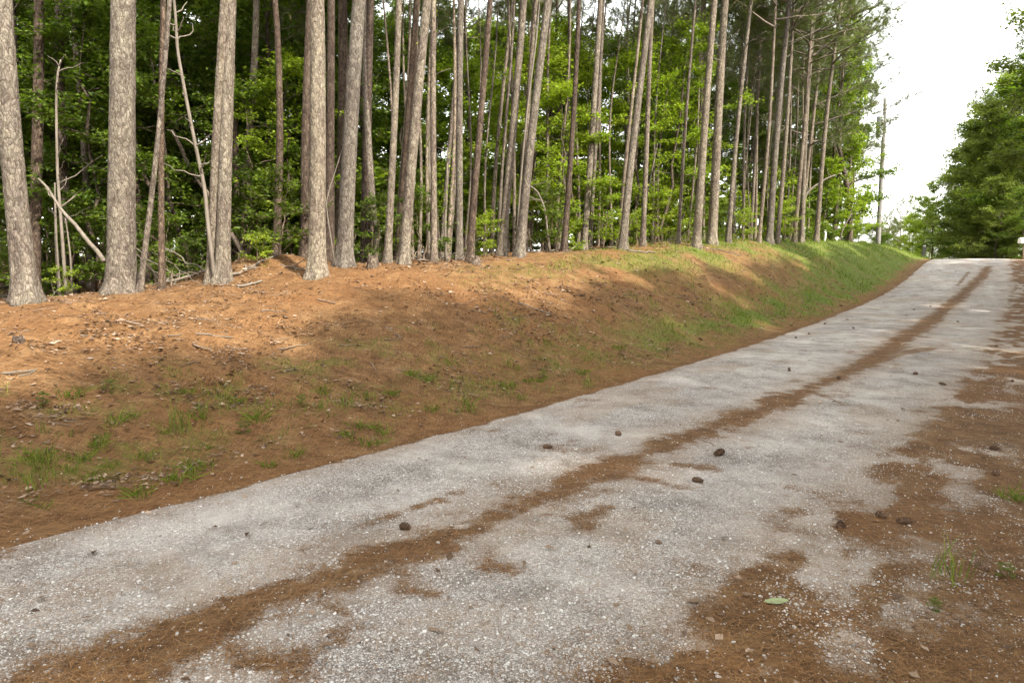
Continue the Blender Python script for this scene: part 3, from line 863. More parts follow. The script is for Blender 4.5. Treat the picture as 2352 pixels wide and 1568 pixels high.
for i, (px, py, v, k, lab) in enumerate(SH):
    p = hit(px, py)
    far = float(np.interp(px, [0, 600, 1000, 1300, 1500, 1700, 1900], [11, 13.5, 17.5, 21, 24, 29.5, 34]))
    far *= .90 if px > 900 else 1
    if p is None or p[1] > far * 1.1: p = at(px, far)
    leafy_tree(p, SHRUB[v], k, i * 2.1, lab, 'shrubs at the forest edge', 'leaf' if i in (1, 9, 14, 15, 16, 11) else 'leaf_hi', 'shrub', 'shrub', 'twig')
r = np.random.default_rng(8)
SPOT = []
for i in range(46):
    px = r.uniform(-150, 1850); Y = float(np.interp(px, [0, 600, 1000, 1500, 1850], [12, 14.5, 18.5, 25, 34])) + r.uniform(.3, 9)
    SPOT.append((px, Y))
GL = gap_labels('undergrowth shrub', SPOT)
for i, (px, Y) in enumerate(SPOT):
    p = at(px, Y)
    leafy_tree(p, SHRUB[int(r.integers(3))], r.uniform(.8, 1.5), r.uniform(0, 6), GL[i], 'undergrowth shrubs', 'leaf', 'shrub', 'shrub', 'twig')

# the far side of the stand closes with leafy trees
r = np.random.default_rng(21)
for i in range(30):
    px = -330 + i * 76 + r.uniform(-25, 25); Y = 47 + (i % 3) * 6 + r.uniform(-2, 2)
    leafy_tree(at(px, Y), COARSE[2 if i % 3 else i % 2], r.uniform(.8, 1.15), i * 1.7, 'leafy tree closing the view at the far side of the stand', 'trees at the far side of the stand', 'leaf', 'broadleaf_tree')

for i in range(44):
    px = -330 + i * 51 + r.uniform(-20, 20); Y = float(np.interp(px, [-300, 900, 1900], [31, 36, 47])) + (i % 4) * 3 + r.uniform(-1, 1)
    leafy_tree(at(px, Y), COARSE[2], r.uniform(.42, .62), i * 2.3, 'low bushy tree filling the shade at the back of the stand', 'low trees at the back of the stand', 'leaf', 'bushy_tree')

SPOT = []
for i in range(44):
    px = 560 + i * 31 + r.uniform(-14, 14); Y = float(np.interp(px, [560, 1000, 1500, 1900], [17, 22, 29, 39])) + r.uniform(0, 6)
    SPOT.append((px, Y))
GL = gap_labels('tall leafy thicket bush', SPOT)
for i, (px, Y) in enumerate(SPOT):
    leafy_tree(at(px, Y), SHRUB[i % 3], r.uniform(1.7, 2.5) * (1.6 if i % 3 == 2 else 1), i * 1.3, GL[i], 'thicket in the stand', 'leaf' if i % 4 else 'leaf_hi', 'thicket_bush', 'bush', 'twig')

# trees at the end of the front row, by the pole
leafy_tree(at(1910, 40), BIG[2], .72, .4, 'tall sunlit broadleaf tree ending the woods beside the utility pole', None, 'leaf_hi', 'broadleaf_tree', sz=1.18)
leafy_tree(at(1900, 43), BIG[0], .95, 2.0, 'leafy tree rising behind the last leaning pine', None, 'leaf', 'broadleaf_tree')
leafy_tree(at(1952, 37), UNDER[3], .62, 2.4, 'small yellow green tree before the broken trunk near the white stake', None, 'leaf_hi', 'broadleaf_tree')
leafy_tree(at(1890, 38.5), BIG[3], .52, 1.3, 'bright leafy sapling tree just past the last leaning pine', None, 'leaf_hi', 'broadleaf_tree')
leafy_tree(at(1928, 42), BIG[3], .66, 2.7, 'bright leafy tree hanging to the ground before the utility pole', None, 'leaf_hi', 'broadleaf_tree')
leafy_tree(at(1845, 43), BIG[3], .7, .7, 'leafy green tree low behind the slender grass pines', None, 'leaf', 'broadleaf_tree')
leafy_tree(at(1964, 50), UNDER[0], .58, 1.0, 'pale green small tree between lone slim pine and utility pole', None, 'leaf', 'broadleaf_tree')
leafy_tree(at(1850, 50), COARSE[1], 1.0, 3.0, 'leafy tree filling the gap behind the last pines', None, 'leaf', 'broadleaf_tree')

# ------------------------------------------------------------------ trees beyond the crest and on the right
RT = [(2240, 50, 3, 1.0), (2245, 47, 2, .9), (2255, 51, 2, 1.1), (2300, 47, 0, 1.05), (2345, 44, 0, 1.12), (2232, 58, 2, .88), (2240, 60, 0, 1.05), (2320, 55, 1, 1.12), (2375, 50, 1, 1.15),
      (2330, 62, 1, 1.1), (2290, 43.5, 3, .62), (2245, 45.5, 3, .5), (2345, 40, 3, .5), (2310, 66, 1, 1.1), (2365, 60, 1, 1.2), (2245, 70, 0, 1.0), (2222, 75, 2, .9), (2250, 72, 0, 1.0)]
RLAB = ['dark leafy tree at the corner where the road dips out of sight', 'leafy tree at the dark wall of foliage behind the road crest', 'round crowned tree above the road crest',
        'tall leafy tree right of the road crest', 'tall dense tree above the small white box']
for i, (px, Y, v, k) in enumerate(RT):
    p = at(px, Y)
    lab = RLAB[i] if i < 5 else ('leafy tree filling the dense green wall at the road end' if i < 15 and i not in (10, 11, 12) else 'low leafy tree along the foot of the green wall')
    leafy_tree(p, BIG[v], k * (1.08, 1.25, 1.15)[i % 3], i * 1.9, lab, 'trees of the green wall beyond the crest', 'leaf_dk' if i % 4 else 'leaf', 'broadleaf_tree', sz=k * .96)
for i, (px, Y, k) in enumerate([(2218, 49, .30), (2232, 46.5, .28), (2245, 45, .30), (2272, 44.5, .26), (2300, 43.5, .30), (2325, 43, .28), (2350, 42.5, .34), (2262, 47, .36), (2318, 46, .38)]):
    leafy_tree(at(px, Y), BIG[3], k * 1.3, i * 2.7, 'low bush at the dark foot of the green wall', 'bushes at the foot of the green wall', 'leaf_dk', 'bush', 'bush', sz=k)
for i, (px, Y, H) in enumerate([(2235, 54, 13.5), (2290, 57, 16), (2330, 52, 17.5), (2260, 62, 15), (2228, 58, 10.5)]):
    pine_tree(at(px, Y), .3, .01, H, 'pine rising out of the dense green wall at the road end', 'pines of the green wall', 'pine_thin', 0, True, .3, 600 + i, cs=1.15)
for i, (px, Y, H) in enumerate([(2062, 82, 9.5), (2040, 88, 9), (2085, 90, 10.5), (2108, 95, 9), (2128, 84, 8.5), (2020, 95, 9)]):
    pine_tree(at(px, Y), .24, 0, H, ['tallest pale pine just past the foot of the utility pole', 'far pale pine half hidden by the utility pole', 'far pale pine in the notch of the road',
              'far pine at the notch end nearest the dark wall', 'far pine before the dark wall of trees', 'far pine left of the utility pole foot'][i], 'far pines in the notch', 'pine_thin', 0, True, .3, 640 + i, cs=1.0)
for i, (px, Y, v, k) in enumerate([(2092, 74, 3, .72), (2118, 68, 3, .80), (2140, 64, 3, .95), (2030, 80, 3, .6), (2065, 90, 3, .7), (2005, 70, 3, .55), (2050, 100, 0, .75), (2100, 105, 0, .78), (2010, 110, 0, .8), (2140, 98, 0, .8), (1975, 105, 0, .8)]):
    leafy_tree(at(px, Y), BIG[v], k, i * 1.1, ['bright green small tree in the notch of the road', 'yellow green tree beside the far grey post', 'bright tree before the dark wall of foliage',
               'small far tree behind the utility pole foot', 'far tree under the tallest pale pine', 'far low tree just left of the utility pole'][i] if i < 6 else 'pale tree closing the view at the end of the notch', 'far trees in the notch', 'leaf_hi' if i < 3 else 'leaf', 'broadleaf_tree')

# the wood on the camera's side of the road, whose canopy shades the road and the lower bank
r = np.random.default_rng(77)
SHADE_T = []
for row, (t0, ds) in enumerate(((-7.8, 2.9), (-11.2, 2.9))):
    for i in range(23):
        s_ = -16 + i * ds + row * 1.7 + r.uniform(-.8, .8); t_ = t0 - r.uniform(0, 1.2)
        x, y = to_xy(s_, t_)
        if y > 2 and x / y < .90: continue
        if s_ > (46 if row == 0 else 42) or math.hypot(x, y) < 2.2: continue
        SHADE_T.append((float(x), float(y), row))
for i, (x, y, row) in enumerate(SHADE_T):
    p = (x, y, gz(x, y))
    lab, g = 'roadside tree on the near side whose canopy shades the road', 'shade trees beside the camera'
    if row == 1 and i % 3 == 0: pine_tree(p, .32, .0, 15.5, 'roadside pine on the near side whose canopy shades the road', g, 'pine', 0, True, .38, 700 + i, cs=1.6)
    elif row == 0: leafy_tree(p, COARSE[i % 2], [.92, .80][i % 2], i * 2.2, lab, g, 'leaf_dk', 'broadleaf_tree', sz=[.92, .84][i % 2])
    else: leafy_tree(p, COARSE[i % 2], [1.12, 1.0][i % 2], i * 2.2, lab, g, 'leaf_dk', 'broadleaf_tree', sz=[1.12, 1.0][i % 2])
leafy_tree(at(2585, 21), BIG[1], .82, 4.0, 'near tree whose branch tips hang in at the upper right corner', None, 'leaf_dk', 'broadleaf_tree')
# the stand goes on beyond the left edge of the picture
r = np.random.default_rng(91)
for i in range(30):
    s_ = -16 + (i % 10) * 1.9 + r.uniform(-.6, .6); t_ = 6.6 + (i // 10) * 4.5 + r.uniform(0, 3)
    x, y = to_xy(s_, t_); x, y = float(x), float(y)
    if y > 1 and x / y > -.86: continue
    p = (x, y, gz(x, y))
    if i % 3 == 0 or i < 10 and i % 2: pine_tree(p, r.uniform(.2, .36), r.normal(0, .02), r.uniform(16, 20), 'pine of the stand where it goes on past the frame edge', 'stand past the frame edge', 'pine', 1 if i < 10 else 0, True, .55, 1000 + i)
    else: leafy_tree(p, UNDER[i % 5] if i % 2 else COARSE[2], .9 if i % 2 else .6, i * 1.7, 'leafy tree of the stand where it goes on past the frame edge', 'stand past the frame edge', 'leaf', 'understory_tree')

# ------------------------------------------------------------------ loose ground cover (nobody could count it)
def visible_pts(n, f, seed):
    """random ground points, denser near the camera, kept with probability f(s, t)"""
    r = np.random.default_rng(seed)
    u = r.uniform(0, 1, n)
    Y = 2.2 * (46 / 2.2) ** u
    X = Y * r.uniform(-.82, .82, n)
    s, t = to_st(X, Y)
    keep = r.uniform(0, 1, n) < f(s, t, X, Y)
    return X[keep], Y[keep], s[keep], t[keep]

# pine needles
def f_need(s, t, X, Y):
    road = (t < .15) & (t > -4.6)
    m = np.where(road, (.06 + .55 * needle_mask(s, t)), .8) * (t < 9) * (1 - .7 * grass_mask(s, t))
    return m * np.clip(14 / Y, 0, 1)
X, Y, s, t = visible_pts(300000, f_need, 1)
n = len(X); r = np.random.default_rng(2)
Z = ground_z(X, Y) + .012 + r.uniform(0, .012, n)
a = r.uniform(0, 6.28, n); L = r.uniform(.045, .12, n); w = r.uniform(.0007, .0014, n) * np.clip(Y / 5, 1, 2.6)
dz = r.normal(0, .06, n)
C = np.stack([X, Y, Z], 1); D = np.stack([np.cos(a), np.sin(a), dz], 1) * L[:, None] * .5
W = np.stack([-np.sin(a), np.cos(a), np.zeros(n)], 1) * w[:, None]
Bd = np.stack([-np.sin(a), np.cos(a), np.full(n, .25)], 1) * (L * r.normal(0, .07, n))[:, None]
V = np.stack([C - D - W, C + Bd - W, C + D, C + Bd + W], 1).reshape(-1, 3)
kind(obj('fallen_pine_needles', build_mesh('fallen_pine_needles', [(V, np.arange(len(V)).reshape(-1, 4), 0)], False), M['straw']), 'stuff', 'carpet of fallen red brown pine needles on bank and road')

# dead leaves
def f_leaf(s, t, X, Y):
    base = sstep(.3, .9, t) * (.12 + .88 * sstep(.46, .64, fbm(s * 1.5, t * 1.5, 4, 61))) + .7 * sstep(-4.6, -5.4, t)
    return np.clip(base + .004, 0, 1) * (t < 10) * (1 - .55 * grass_mask(s, t)) * np.clip(22 / Y, 0, 1)
X, Y, s, t = visible_pts(230000, f_leaf, 3)
n = len(X)
Z = ground_z(X, Y) + r.uniform(.008, .024, n)
a = r.uniform(0, 6.28, n)
D = np.stack([np.cos(a), np.sin(a), r.normal(0, .14, n)], 1)
N = unit(np.stack([r.normal(0, .24, n), r.normal(0, .24, n), np.ones(n)], 1))
L = np.minimum(r.lognormal(-3.45, .5, n), .075) * np.clip(Y / 9, 1, 1.7)
V, F = leaves(np.stack([X, Y, Z], 1), D, N, L, L * r.uniform(.3, .75, n), r.normal(.02, .16, n)[:, None])
kind(obj('fallen_leaves', build_mesh('fallen_leaves', [(V, F, 0)], False), M['litter']), 'stuff', 'dry tan and brown leaves scattered over the bank')

# loose gravel
ico_v = []
ph = (1 + 5 ** .5) / 2
for a_, b_ in ((1, ph), (-1, ph), (1, -ph), (-1, -ph)): ico_v += [(0, a_, b_), (a_, b_, 0), (b_, 0, a_)]
ico_v = unit(np.array(ico_v, float))
import itertools
ico_f = []
dmin = min(np.linalg.norm(ico_v[0] - q) for q in ico_v[1:]) * 1.01
for i, j, k in itertools.combinations(range(12), 3):
    if max(np.linalg.norm(ico_v[i] - ico_v[j]), np.linalg.norm(ico_v[j] - ico_v[k]), np.linalg.norm(ico_v[i] - ico_v[k])) < dmin:
        nrm = np.cross(ico_v[j] - ico_v[i], ico_v[k] - ico_v[i])
        ico_f.append((i, j, k) if nrm @ ico_v[i] > 0 else (i, k, j))
ico_f = np.array(ico_f)
def stones(X, Y, size, seed):
    r = np.random.default_rng(seed); n = len(X)
    q = ico_v[None] * (1 + r.uniform(-.28, .28, (n, 12, 1)))
    q = q * np.stack([r.uniform(.7, 1.3, n), r.uniform(.6, 1.1, n), r.uniform(.4, .7, n)], 1)[:, None] * size[:, None, None] / 2
    a = r.uniform(0, 6.28, n); c, s_ = np.cos(a)[:, None], np.sin(a)[:, None]
    x = q[..., 0] * c - q[..., 1] * s_; y = q[..., 0] * s_ + q[..., 1] * c
    Z = ground_z(X, Y) + .006 + size * .12
    V = np.stack([x + X[:, None], y + Y[:, None], q[..., 2] + Z[:, None]], -1).reshape(-1, 3)
    F = (ico_f[None] + (np.arange(n) * 12)[:, None, None]).reshape(-1, 3)
    return V, F
def f_stone(s, t, X, Y):
    road = (t < .05) & (t > -4.5)
    nm = needle_mask(s, t)
    loose = .30 + .7 * sstep(.45, .62, fbm(s * 1.1, t * 1.6, 3, 71))
    spill = sstep(.48, .66, fbm(s * 1.9, t * 2.4, 4, 73)) * (t < -2.6) * (t > -5.5) * .95
    return np.where(road, np.where(nm > .55, .13, loose), 0) + spill * np.where(road, 1, sstep(-5.6, -4.6, t)) + .05 * sstep(.6, .2, t) * (t > 0)
r = np.random.default_rng(12)
n0 = 80000
Y = 2.2 * (13 / 2.2) ** r.uniform(0, 1, n0) ; X = Y * r.uniform(-.8, .8, n0); s, t = to_st(X, Y)
kp = r.uniform(0, 1, n0) < f_stone(s, t, X, Y)
X, Y = X[kp], Y[kp]
V, F = stones(X, Y, np.clip(r.lognormal(-4.92, .38, len(X)), .004, .022), 13)
kind(obj('gravel', build_mesh('gravel', [(V, F, 0)], False), M['stone']), 'stuff', 'loose pale gravel stones lying over the road')

# grass
def blades(X, Y, h, w, seed, lean=.45):
    r = np.random.default_rng(seed); n = len(X)
    Z = ground_z(X, Y) - .005
    a = r.uniform(0, 6.28, n); ln = np.abs(r.normal(0, lean, n))
    b = np.stack([X, Y, Z], 1)
    dirv = np.stack([np.cos(a) * ln, np.sin(a) * ln, np.ones(n)], 1)
    W = np.stack([-np.sin(a + .6), np.cos(a + .6), np.zeros(n)], 1) * w[:, None] / 2
    m = b + dirv * (h * .55)[:, None]; tip = b + dirv * h[:, None] * np.array([1.5, 1.5, .93])
    V = np.stack([b - W, b + W, m + W * .8, tip, m - W * .8], 1).reshape(-1, 3)
    return V, np.arange(len(V)).reshape(-1, 5)
def f_grass(s, t, X, Y):
    g = grass_mask(s, t)
    return g * sstep(.03, .2, g) * (.5 + .5 * sstep(.4, .6, fbm(s * 2.5, t * 2.5, 3, 81)))
r = np.random.default_rng(14)
n0 = 480000
Y = 3.5 * (50 / 3.5) ** r.uniform(0, 1, n0) ** .62; X = Y * r.uniform(-.8, .8, n0); s, t = to_st(X, Y)
kp = r.uniform(0, 1, n0) < f_grass(s, t, X, Y)
X, Y = X[kp], Y[kp]
hv = fbm(X * 1.3, Y * 1.3, 3, 91)
h = r.lognormal(-2.85, .45, len(X)) * (.5 + 1.3 * sstep(.35, .7, hv)) * np.clip(Y / 14, .7, 1.4); w = r.uniform(.003, .006, len(X)) * np.clip(Y / 9, 1, 3)
V, F = blades(X, Y, h, w, 15)
kind(obj('grass', build_mesh('grass', [(V, F, 0)], False), M['grass']), 'stuff', 'short green grass on the verge and the far bank')

# ------------------------------------------------------------------ single plants on the bank
def tuft_mesh(seed, nb, h, spread):
    r = np.random.default_rng(seed)
    ch = []
    a = r.uniform(0, 6.28, nb); ln = np.abs(r.normal(0, spread, nb)); hh = h * r.uniform(.4, 1, nb)
    b = np.stack([r.normal(0, .05, nb), r.normal(0, .05, nb), np.full(nb, -.01)], 1)
    d = np.stack([np.cos(a) * ln, np.sin(a) * ln, np.ones(nb)], 1)
    W = np.stack([-np.sin(a + .5), np.cos(a + .5), np.zeros(nb)], 1) * .0022
    m = b + d * (hh * .5)[:, None]; m2 = b + d * (hh * .8)[:, None] * np.array([1.25, 1.25, 1]); tip = b + d * hh[:, None] * np.array([1.7, 1.7, .98])
    V = np.stack([b - W, b + W, m + W, m2 + W * .7, tip, m2 - W * .7, m - W], 1).reshape(-1, 3)
    return build_mesh('grass_tuft', [(V, np.arange(len(V)).reshape(-1, 7), 0)], False)
TUFT = [tuft_mesh(1, 30, .17, .6), tuft_mesh(2, 46, .13, .8), tuft_mesh(3, 24, .24, .4), tuft_mesh(4, 18, .11, .9)]
TF = [(415, 985, 2, 1.25, 'tall spiky grass tuft in the middle of the lower bank'), (590, 965, 1, 1.2, 'dark green grass tuft beside the tall spiky one'), (428, 905, 1, .8, 'small tuft above the tall spiky one'),
      (160, 912, 1, .9, 'dark tuft on the shaded bank near the left frame edge'), (1070, 930, 0, 1.1, 'grass tuft standing near the road edge, tallest of its neighbours'),
      (1170, 890, 1, 1.0, 'low tuft uphill of the tallest roadside tuft'), (745, 905, 1, .7, 'small round tuft on the shaded middle bank'),
      (825, 985, 0, .8, 'upright tuft near the road below the middle bank'), (410, 1105, 1, 1.1, 'tuft of grass low on the bank close to the road edge'),
      (2330, 1150, 1, 1.0, 'grass tuft on the right verge against the frame edge'), (2180, 1335, 2, 1.0, 'sparse tall grass tuft at the lower right corner')]
rr = np.random.default_rng(19)
for i in range(60):
    TF.append((rr.uniform(20, 1450), None, int(rr.integers(4)), rr.uniform(.5, .95), 'small green grass tuft among the needles of the shaded bank'))
for i, (px, py, v, k, lab) in enumerate(TF):
    if py is None:
        eg = np.interp(px, [0, 500, 1000, 1500], [1262, 1150, 1010, 868]); py = eg - rr.uniform(30, 260) * np.interp(px, [0, 1500], [1, .5])
    p = hit(px, py)
    o = obj('grass_tuft', TUFT[v], M['grass'], None, p)
    o.scale = (k, k, k); o.rotation_euler = (0, 0, i * 1.1)
    tag(o, lab, 'grass tuft', 'grass tufts on the bank')

for i, (px, py, k, lab) in enumerate([(2310, 1330, .10, 'small green seedling at the right frame edge in the litter'), (2150, 1405, .08, 'small green seedling low in the right corner litter'),                                  (105, 930, .14, 'small leafy weed low on the left bank'),
                                 (250, 900, .14, 'small leafy weed on the shaded left bank'), (690, 930, .13, 'small leafy weed under the middle bank'), (560, 1000, .15, 'small leafy weed beside the dark green tuft'), (1250, 870, .16, 'small leafy weed near the far roadside tufts')]):
    leafy_tree(hit(px, py), SHRUB[2], k, i * 1.4, lab, 'seedlings in the litter', 'leaf', 'seedling', 'seedling', 'twig')

# ------------------------------------------------------------------ cones, sticks, logs
def cone_mesh(seed, L=.10, R=.031):
    r = np.random.default_rng(seed); ch = []
    u = np.linspace(0, 1, 9)
    prof = R * .72 * np.sin(np.pi * (.08 + .9 * u ** .85)) ** .7
    ch.append((*tube(np.stack([u * L - L / 2, 0 * u, 0 * u], 1), prof, 8), 0))
    for i in range(70):
        f = (i + .5) / 70; a = i * 2.39996
        rad = R * .72 * math.sin(math.pi * (.08 + .9 * f ** .85)) ** .7
        c = np.array([f * L - L / 2, rad * math.cos(a), rad * math.sin(a)])
        o = np.array([.55, math.cos(a), math.sin(a)]); o /= np.linalg.norm(o)
        w = np.array([0, -math.sin(a), math.cos(a)]) * .0075
        h = np.cross(o, w); h = h / np.linalg.norm(h) * .003
        tip = c + o * .013 * r.uniform(.7, 1.1)
        ch.append((np.array([c - w, c + h, c + w, c - h, tip + w * .7, tip - w * .7]), np.array([[0, 1, 5], [1, 4, 5], [1, 2, 4], [2, 3, 4], [3, 5, 4], [3, 0, 5]]), 0))
    return build_mesh('pine_cone', ch, False)
CONE = [cone_mesh(1), cone_mesh(2, .085, .034), cone_mesh(3, .115, .027)]
CN = [(1258, 1031, 'dark round pine cone alone on pale gravel left of the drift'), (1420, 1001, 'dark pine cone on gravel just above the needle drift'), (1652, 1047, 'largest brown pine cone on the gravel beside the needle drift'),
      (1602, 1109, 'dark pine cone below the small needle patch on the road'), (2024, 1190, 'reddish pine cone in the litter, left one of a pair'), (2078, 1204, 'reddish pine cone in the litter, right one of a pair'),
      (2285, 1035, 'pine cone on the needle covered right verge, upper one'), (2287, 1092, 'flattened pine cone on the right verge, lower one'), (1813, 853, 'upright reddish pine cone on the middle gravel'),
      (1927, 872, 'dark pine cone between the drift and a hooked needle patch'), (2102, 861, 'reddish cone fragment on the right wheel track'), (2165, 885, 'thin dark cone on the right wheel track'),
      (1930, 1215, 'cone scrap in the litter beside the gravel tongue'), (930, 1218, 'small cone scrap on the needle drift'),
      (2255, 1310, 'dark broken cone in the lower right litter'), (1895, 745, None), (1828, 777, None), (1858, 768, None), (2200, 740, None), (1960, 755, None), (2100, 712, None), (2288, 797, None), (2325, 878, None), (2195, 625, None), (1575, 640 + 30, None),
      (855, 607 + 30, None), (1190, 610, None)]
for i, (px, py, lab) in enumerate(CN):
    p = hit(px, py); k = (1.05 if i == 2 else .8 if i < 15 else .62)
    o = obj('pine_cone', CONE[i % 3], M['cone'], None, p + np.array([0, 0, .028 * k]))
    o.scale = (k,) * 3; o.rotation_euler = (0.3 * i, .1 * math.sin(i), i * 1.9)
    if i == 8: o.rotation_euler = (0, 1.3, .4)
    if i in (4, 5): o.rotation_euler = (1.0, .1, .6 * i)
    tag(o, lab or 'small dark pine cone on the farther stretch of road or bank', 'pine cone', 'pine cones')

def stick(name, pts, r0, r1, mat, label, cat='stick', group=None, n=6, amp=.04, seed=0, forks=0, lift=0.0):
    """a stick whose ends are 3-D points; optional side twigs"""
    P = wander(pts[0], pts[1], 10, amp, seed); c = P[0].copy()
    P = P - c
    v, f = tube(P, np.linspace(r0, r1, 10), n)
    o = obj(name, build_mesh(name, [(v, f, 0)]), M[mat], None, c)
    r = np.random.default_rng(seed + 5)
    for k in range(forks):
        q = P[int(r.integers(3, 9))]; d = unit(unit(P[-1] - P[0]) * .6 + r.normal(0, .6, 3) + np.array([0, 0, .2])); L = np.linalg.norm(P[-1]) * r.uniform(.15, .4)
        v, f = tube(wander(q, q + d * L, 6, .1, seed + k), np.linspace(r1 * .9, r1 * .35, 6), 4)
        obj('twig', build_mesh('twig', [(v, f, 0)]), M[mat], o)
    return tag(o, label, cat, group)
def on(px, py, up=.02):
    p = hit(px, py)
    return p + np.array([0, 0, up])
def air(px, py, Y):
    q = ray(px, py); return np.array([0, 0, EYE]) + q / q[1] * Y

# ground twigs on the bank: (x0, y0, x1, y1, radius)
TW = [(450, 770, 535, 778, .012, 'pale straight twig on the sunlit patch of the bank'), (640, 803, 715, 790, .011, 'dark bent twig below the sunlit patch'), (445, 795, 487, 808, .012, 'short dark twig left of the sunlit patch'),
      (885, 752, 925, 782, .012, 'grey twig lying downhill on the shaded middle bank'), (850, 835, 872, 862, .009, 'thin twig lower on the shaded middle bank'), (5, 860, 85, 853, .012, 'pale broken branch on the bank at the left frame edge'),
      (45, 868, 80, 855, .009, 'second pale twig crossing the broken branch'), (1190, 697, 1260, 722, .012, 'pale twig on the shaded slope past the middle'), (1080, 712, 1120, 722, .010, 'short pale twig high on the shaded slope'),
      (600, 715, 650, 716, .010, 'pale strip of bark lying at the shadow edge'), (730, 690, 770, 700, .012, 'brown twig below the thick straight pine'),
      (290, 740, 330, 752, .012, 'twig on the sunlit bank below the thickest pine'), (105, 690, 165, 700, .014, 'twig at the foot of the leaning first pine'), (2165, 1170, 2250, 1185, .006, 'straight dry stalk on the right verge'),
      (2250, 1260, 2310, 1330, .007, 'bent dark twig in the lower right litter'), (1480, 1130, 1570, 1135, .005, 'dark thin twig on the gravel past the small needle patch'), (1590, 1005, 1640, 1025, .006, 'dark twig on the gravel behind the largest cone'),
      (1620, 1035, 1680, 1050, .004, 'fine twig beside the largest cone'), (1800, 1140, 1880, 1150, .004, 'fine dark twig on the middle gravel'), (700, 1500, 760, 1480, .004, 'fine dark twig on the near gravel')]
for i, (a, b, c, d, rad, lab) in enumerate(TW):
    stick('twig' if rad < .013 else 'fallen_branch', (on(a, b, rad), on(c, d, rad * 1.3)), rad, rad * .55, 'dead' if 'pale' in lab or 'dry' in lab else 'twig', lab, 'twig', 'twigs on the bank and road', 6, .05, 50 + i, 1 if i % 3 == 0 else 0)
rt_ = np.random.default_rng(31)
for i in range(40):
    px = rt_.uniform(10, 1700); ty = np.interp(px, [0, 700, 1200, 1700], [700, 650, 600, 572]); by = np.interp(px, [0, 700, 1200, 1700], [1000, 900, 780, 660])
    py = rt_.uniform(ty + 8, by); a = rt_.uniform(-.5, .5); L = rt_.uniform(20, 60) * np.interp(px, [0, 1700], [1, .5])
    p0 = hit(px, py); p1 = hit(px + L * math.cos(a), min(py + L * .4 * math.sin(a), by))
    if p0 is None or p1 is None or np.linalg.norm(p1 - p0) > 2: continue
    stick('twig', (p0 + [0, 0, .012], p1 + [0, 0, .016]), rt_.uniform(.005, .010), .003, 'dead' if i % 3 == 0 else 'twig', 'short twig lying among needles on the bank', 'twig', 'small twigs on the bank', 5, .06, 200 + i)

# fallen logs and branches at the tree line: (x0, y0, x1, y1, radius)
FL = [(a_, b_, c_, d_, (r_ * .75 if r_ < .04 else r_), l_) for a_, b_, c_, d_, r_, l_ in [(-40, 664, 72, 657, .042, 'upper pale fallen log passing behind the leaning first pine'), (105, 657, 240, 652, .045, 'pale log between the leaning first pine and the thickest pine'), (-40, 682, 45, 678, .042, 'lower pale fallen log at the left frame edge'),
      (112, 664, 200, 660, .035, 'grey log lying under the yellow seedling'), (375, 652, 470, 650, .03, 'grey branch on the brush pile before the twin pines'), (330, 645, 440, 640, .025, 'brown branch in the brush between thickest pine and twins'),
      (500, 648, 640, 625, .035, 'long pale pole lying before the dirt heap'), (548, 628, 590, 604, .022, 'pale branch leaning on the dirt heap'), (600, 585, 632, 578, .03, 'short pale stub on top of the dirt heap'), (545, 660, 600, 655, .03, 'pale branch at the foot of the twin pines'),
      (645, 610, 725, 596, .02, 'thin branch between the dirt heap and the thick pine'), (875, 602, 925, 600, .03, 'short pale log between forked pine and pale leaning pine'), (1220, 580, 1310, 572, .03, 'branch in the brush past the strongly leaning pine'),
      (1310, 575, 1420, 566, .03, 'long grey branch before the touching pines'), (1300, 570, 1345, 562, .03, 'grey branch at the bright bush'), (1440, 575, 1505, 562, .035, 'grey log by the slim pine near the maples'), (1520, 560, 1590, 558, .025, 'grey branch before the thin solitary pine'),
      (960, 600, 1005, 578, .025, 'leaning branch in the brush by the crooked sapling'), (1600, 566, 1700, 559, .02, 'branch at the foot of the close group of trunks')]]
for i, (a, b, c, d, rad, lab) in enumerate(FL):
    p0 = hit(a, b); p1 = hit(c, d)
    if p0 is None: p0 = at(a, float(np.interp(a, [0, 700, 1200, 1500, 1700], [10, 12.5, 17, 22, 27])))
    p1 = at(c, p0[1] + (.25 + .35 * math.sin(i * 2.3)) * abs(c - a) / 60)
    stick('fallen_log' if rad > .04 else 'fallen_branch', (p0 + [0, 0, rad * .7], p1 + [0, 0, rad]), rad, rad * .7, 'dead', lab, 'log' if rad > .04 else 'branch', 'fallen wood along the tree line', 8, .05, 400 + i, 1)
# brush: fine dead twigs leaning about the tree line
for i in range(70):
    px = rt_.choice([rt_.uniform(360, 480), rt_.uniform(940, 1090), rt_.uniform(1200, 1300), rt_.uniform(1480, 1600), rt_.uniform(100, 1700)])
    Y = float(np.interp(px, [0, 700, 1200, 1500, 1700], [10, 12.6, 17, 22, 27])) + rt_.uniform(-.2, 1.2)
    p = at(px, Y); a = rt_.uniform(0, 6.28); L = rt_.uniform(.3, 1.3); el = rt_.uniform(.02, .75)
    e = p + L * np.array([math.cos(a) * math.cos(el), math.sin(a) * math.cos(el), math.sin(el)])
    e[2] = max(e[2], gz(e[0], e[1]) + .02)
    stick('dead_twig', (p + [0, 0, .01], e), rt_.uniform(.006, .016), .004, 'dead' if i % 2 else 'twig', 'dead twig in the brush along the tree line', 'twig', 'brush along the tree line', 5, .08, 600 + i, 1 if i % 2 else 0)

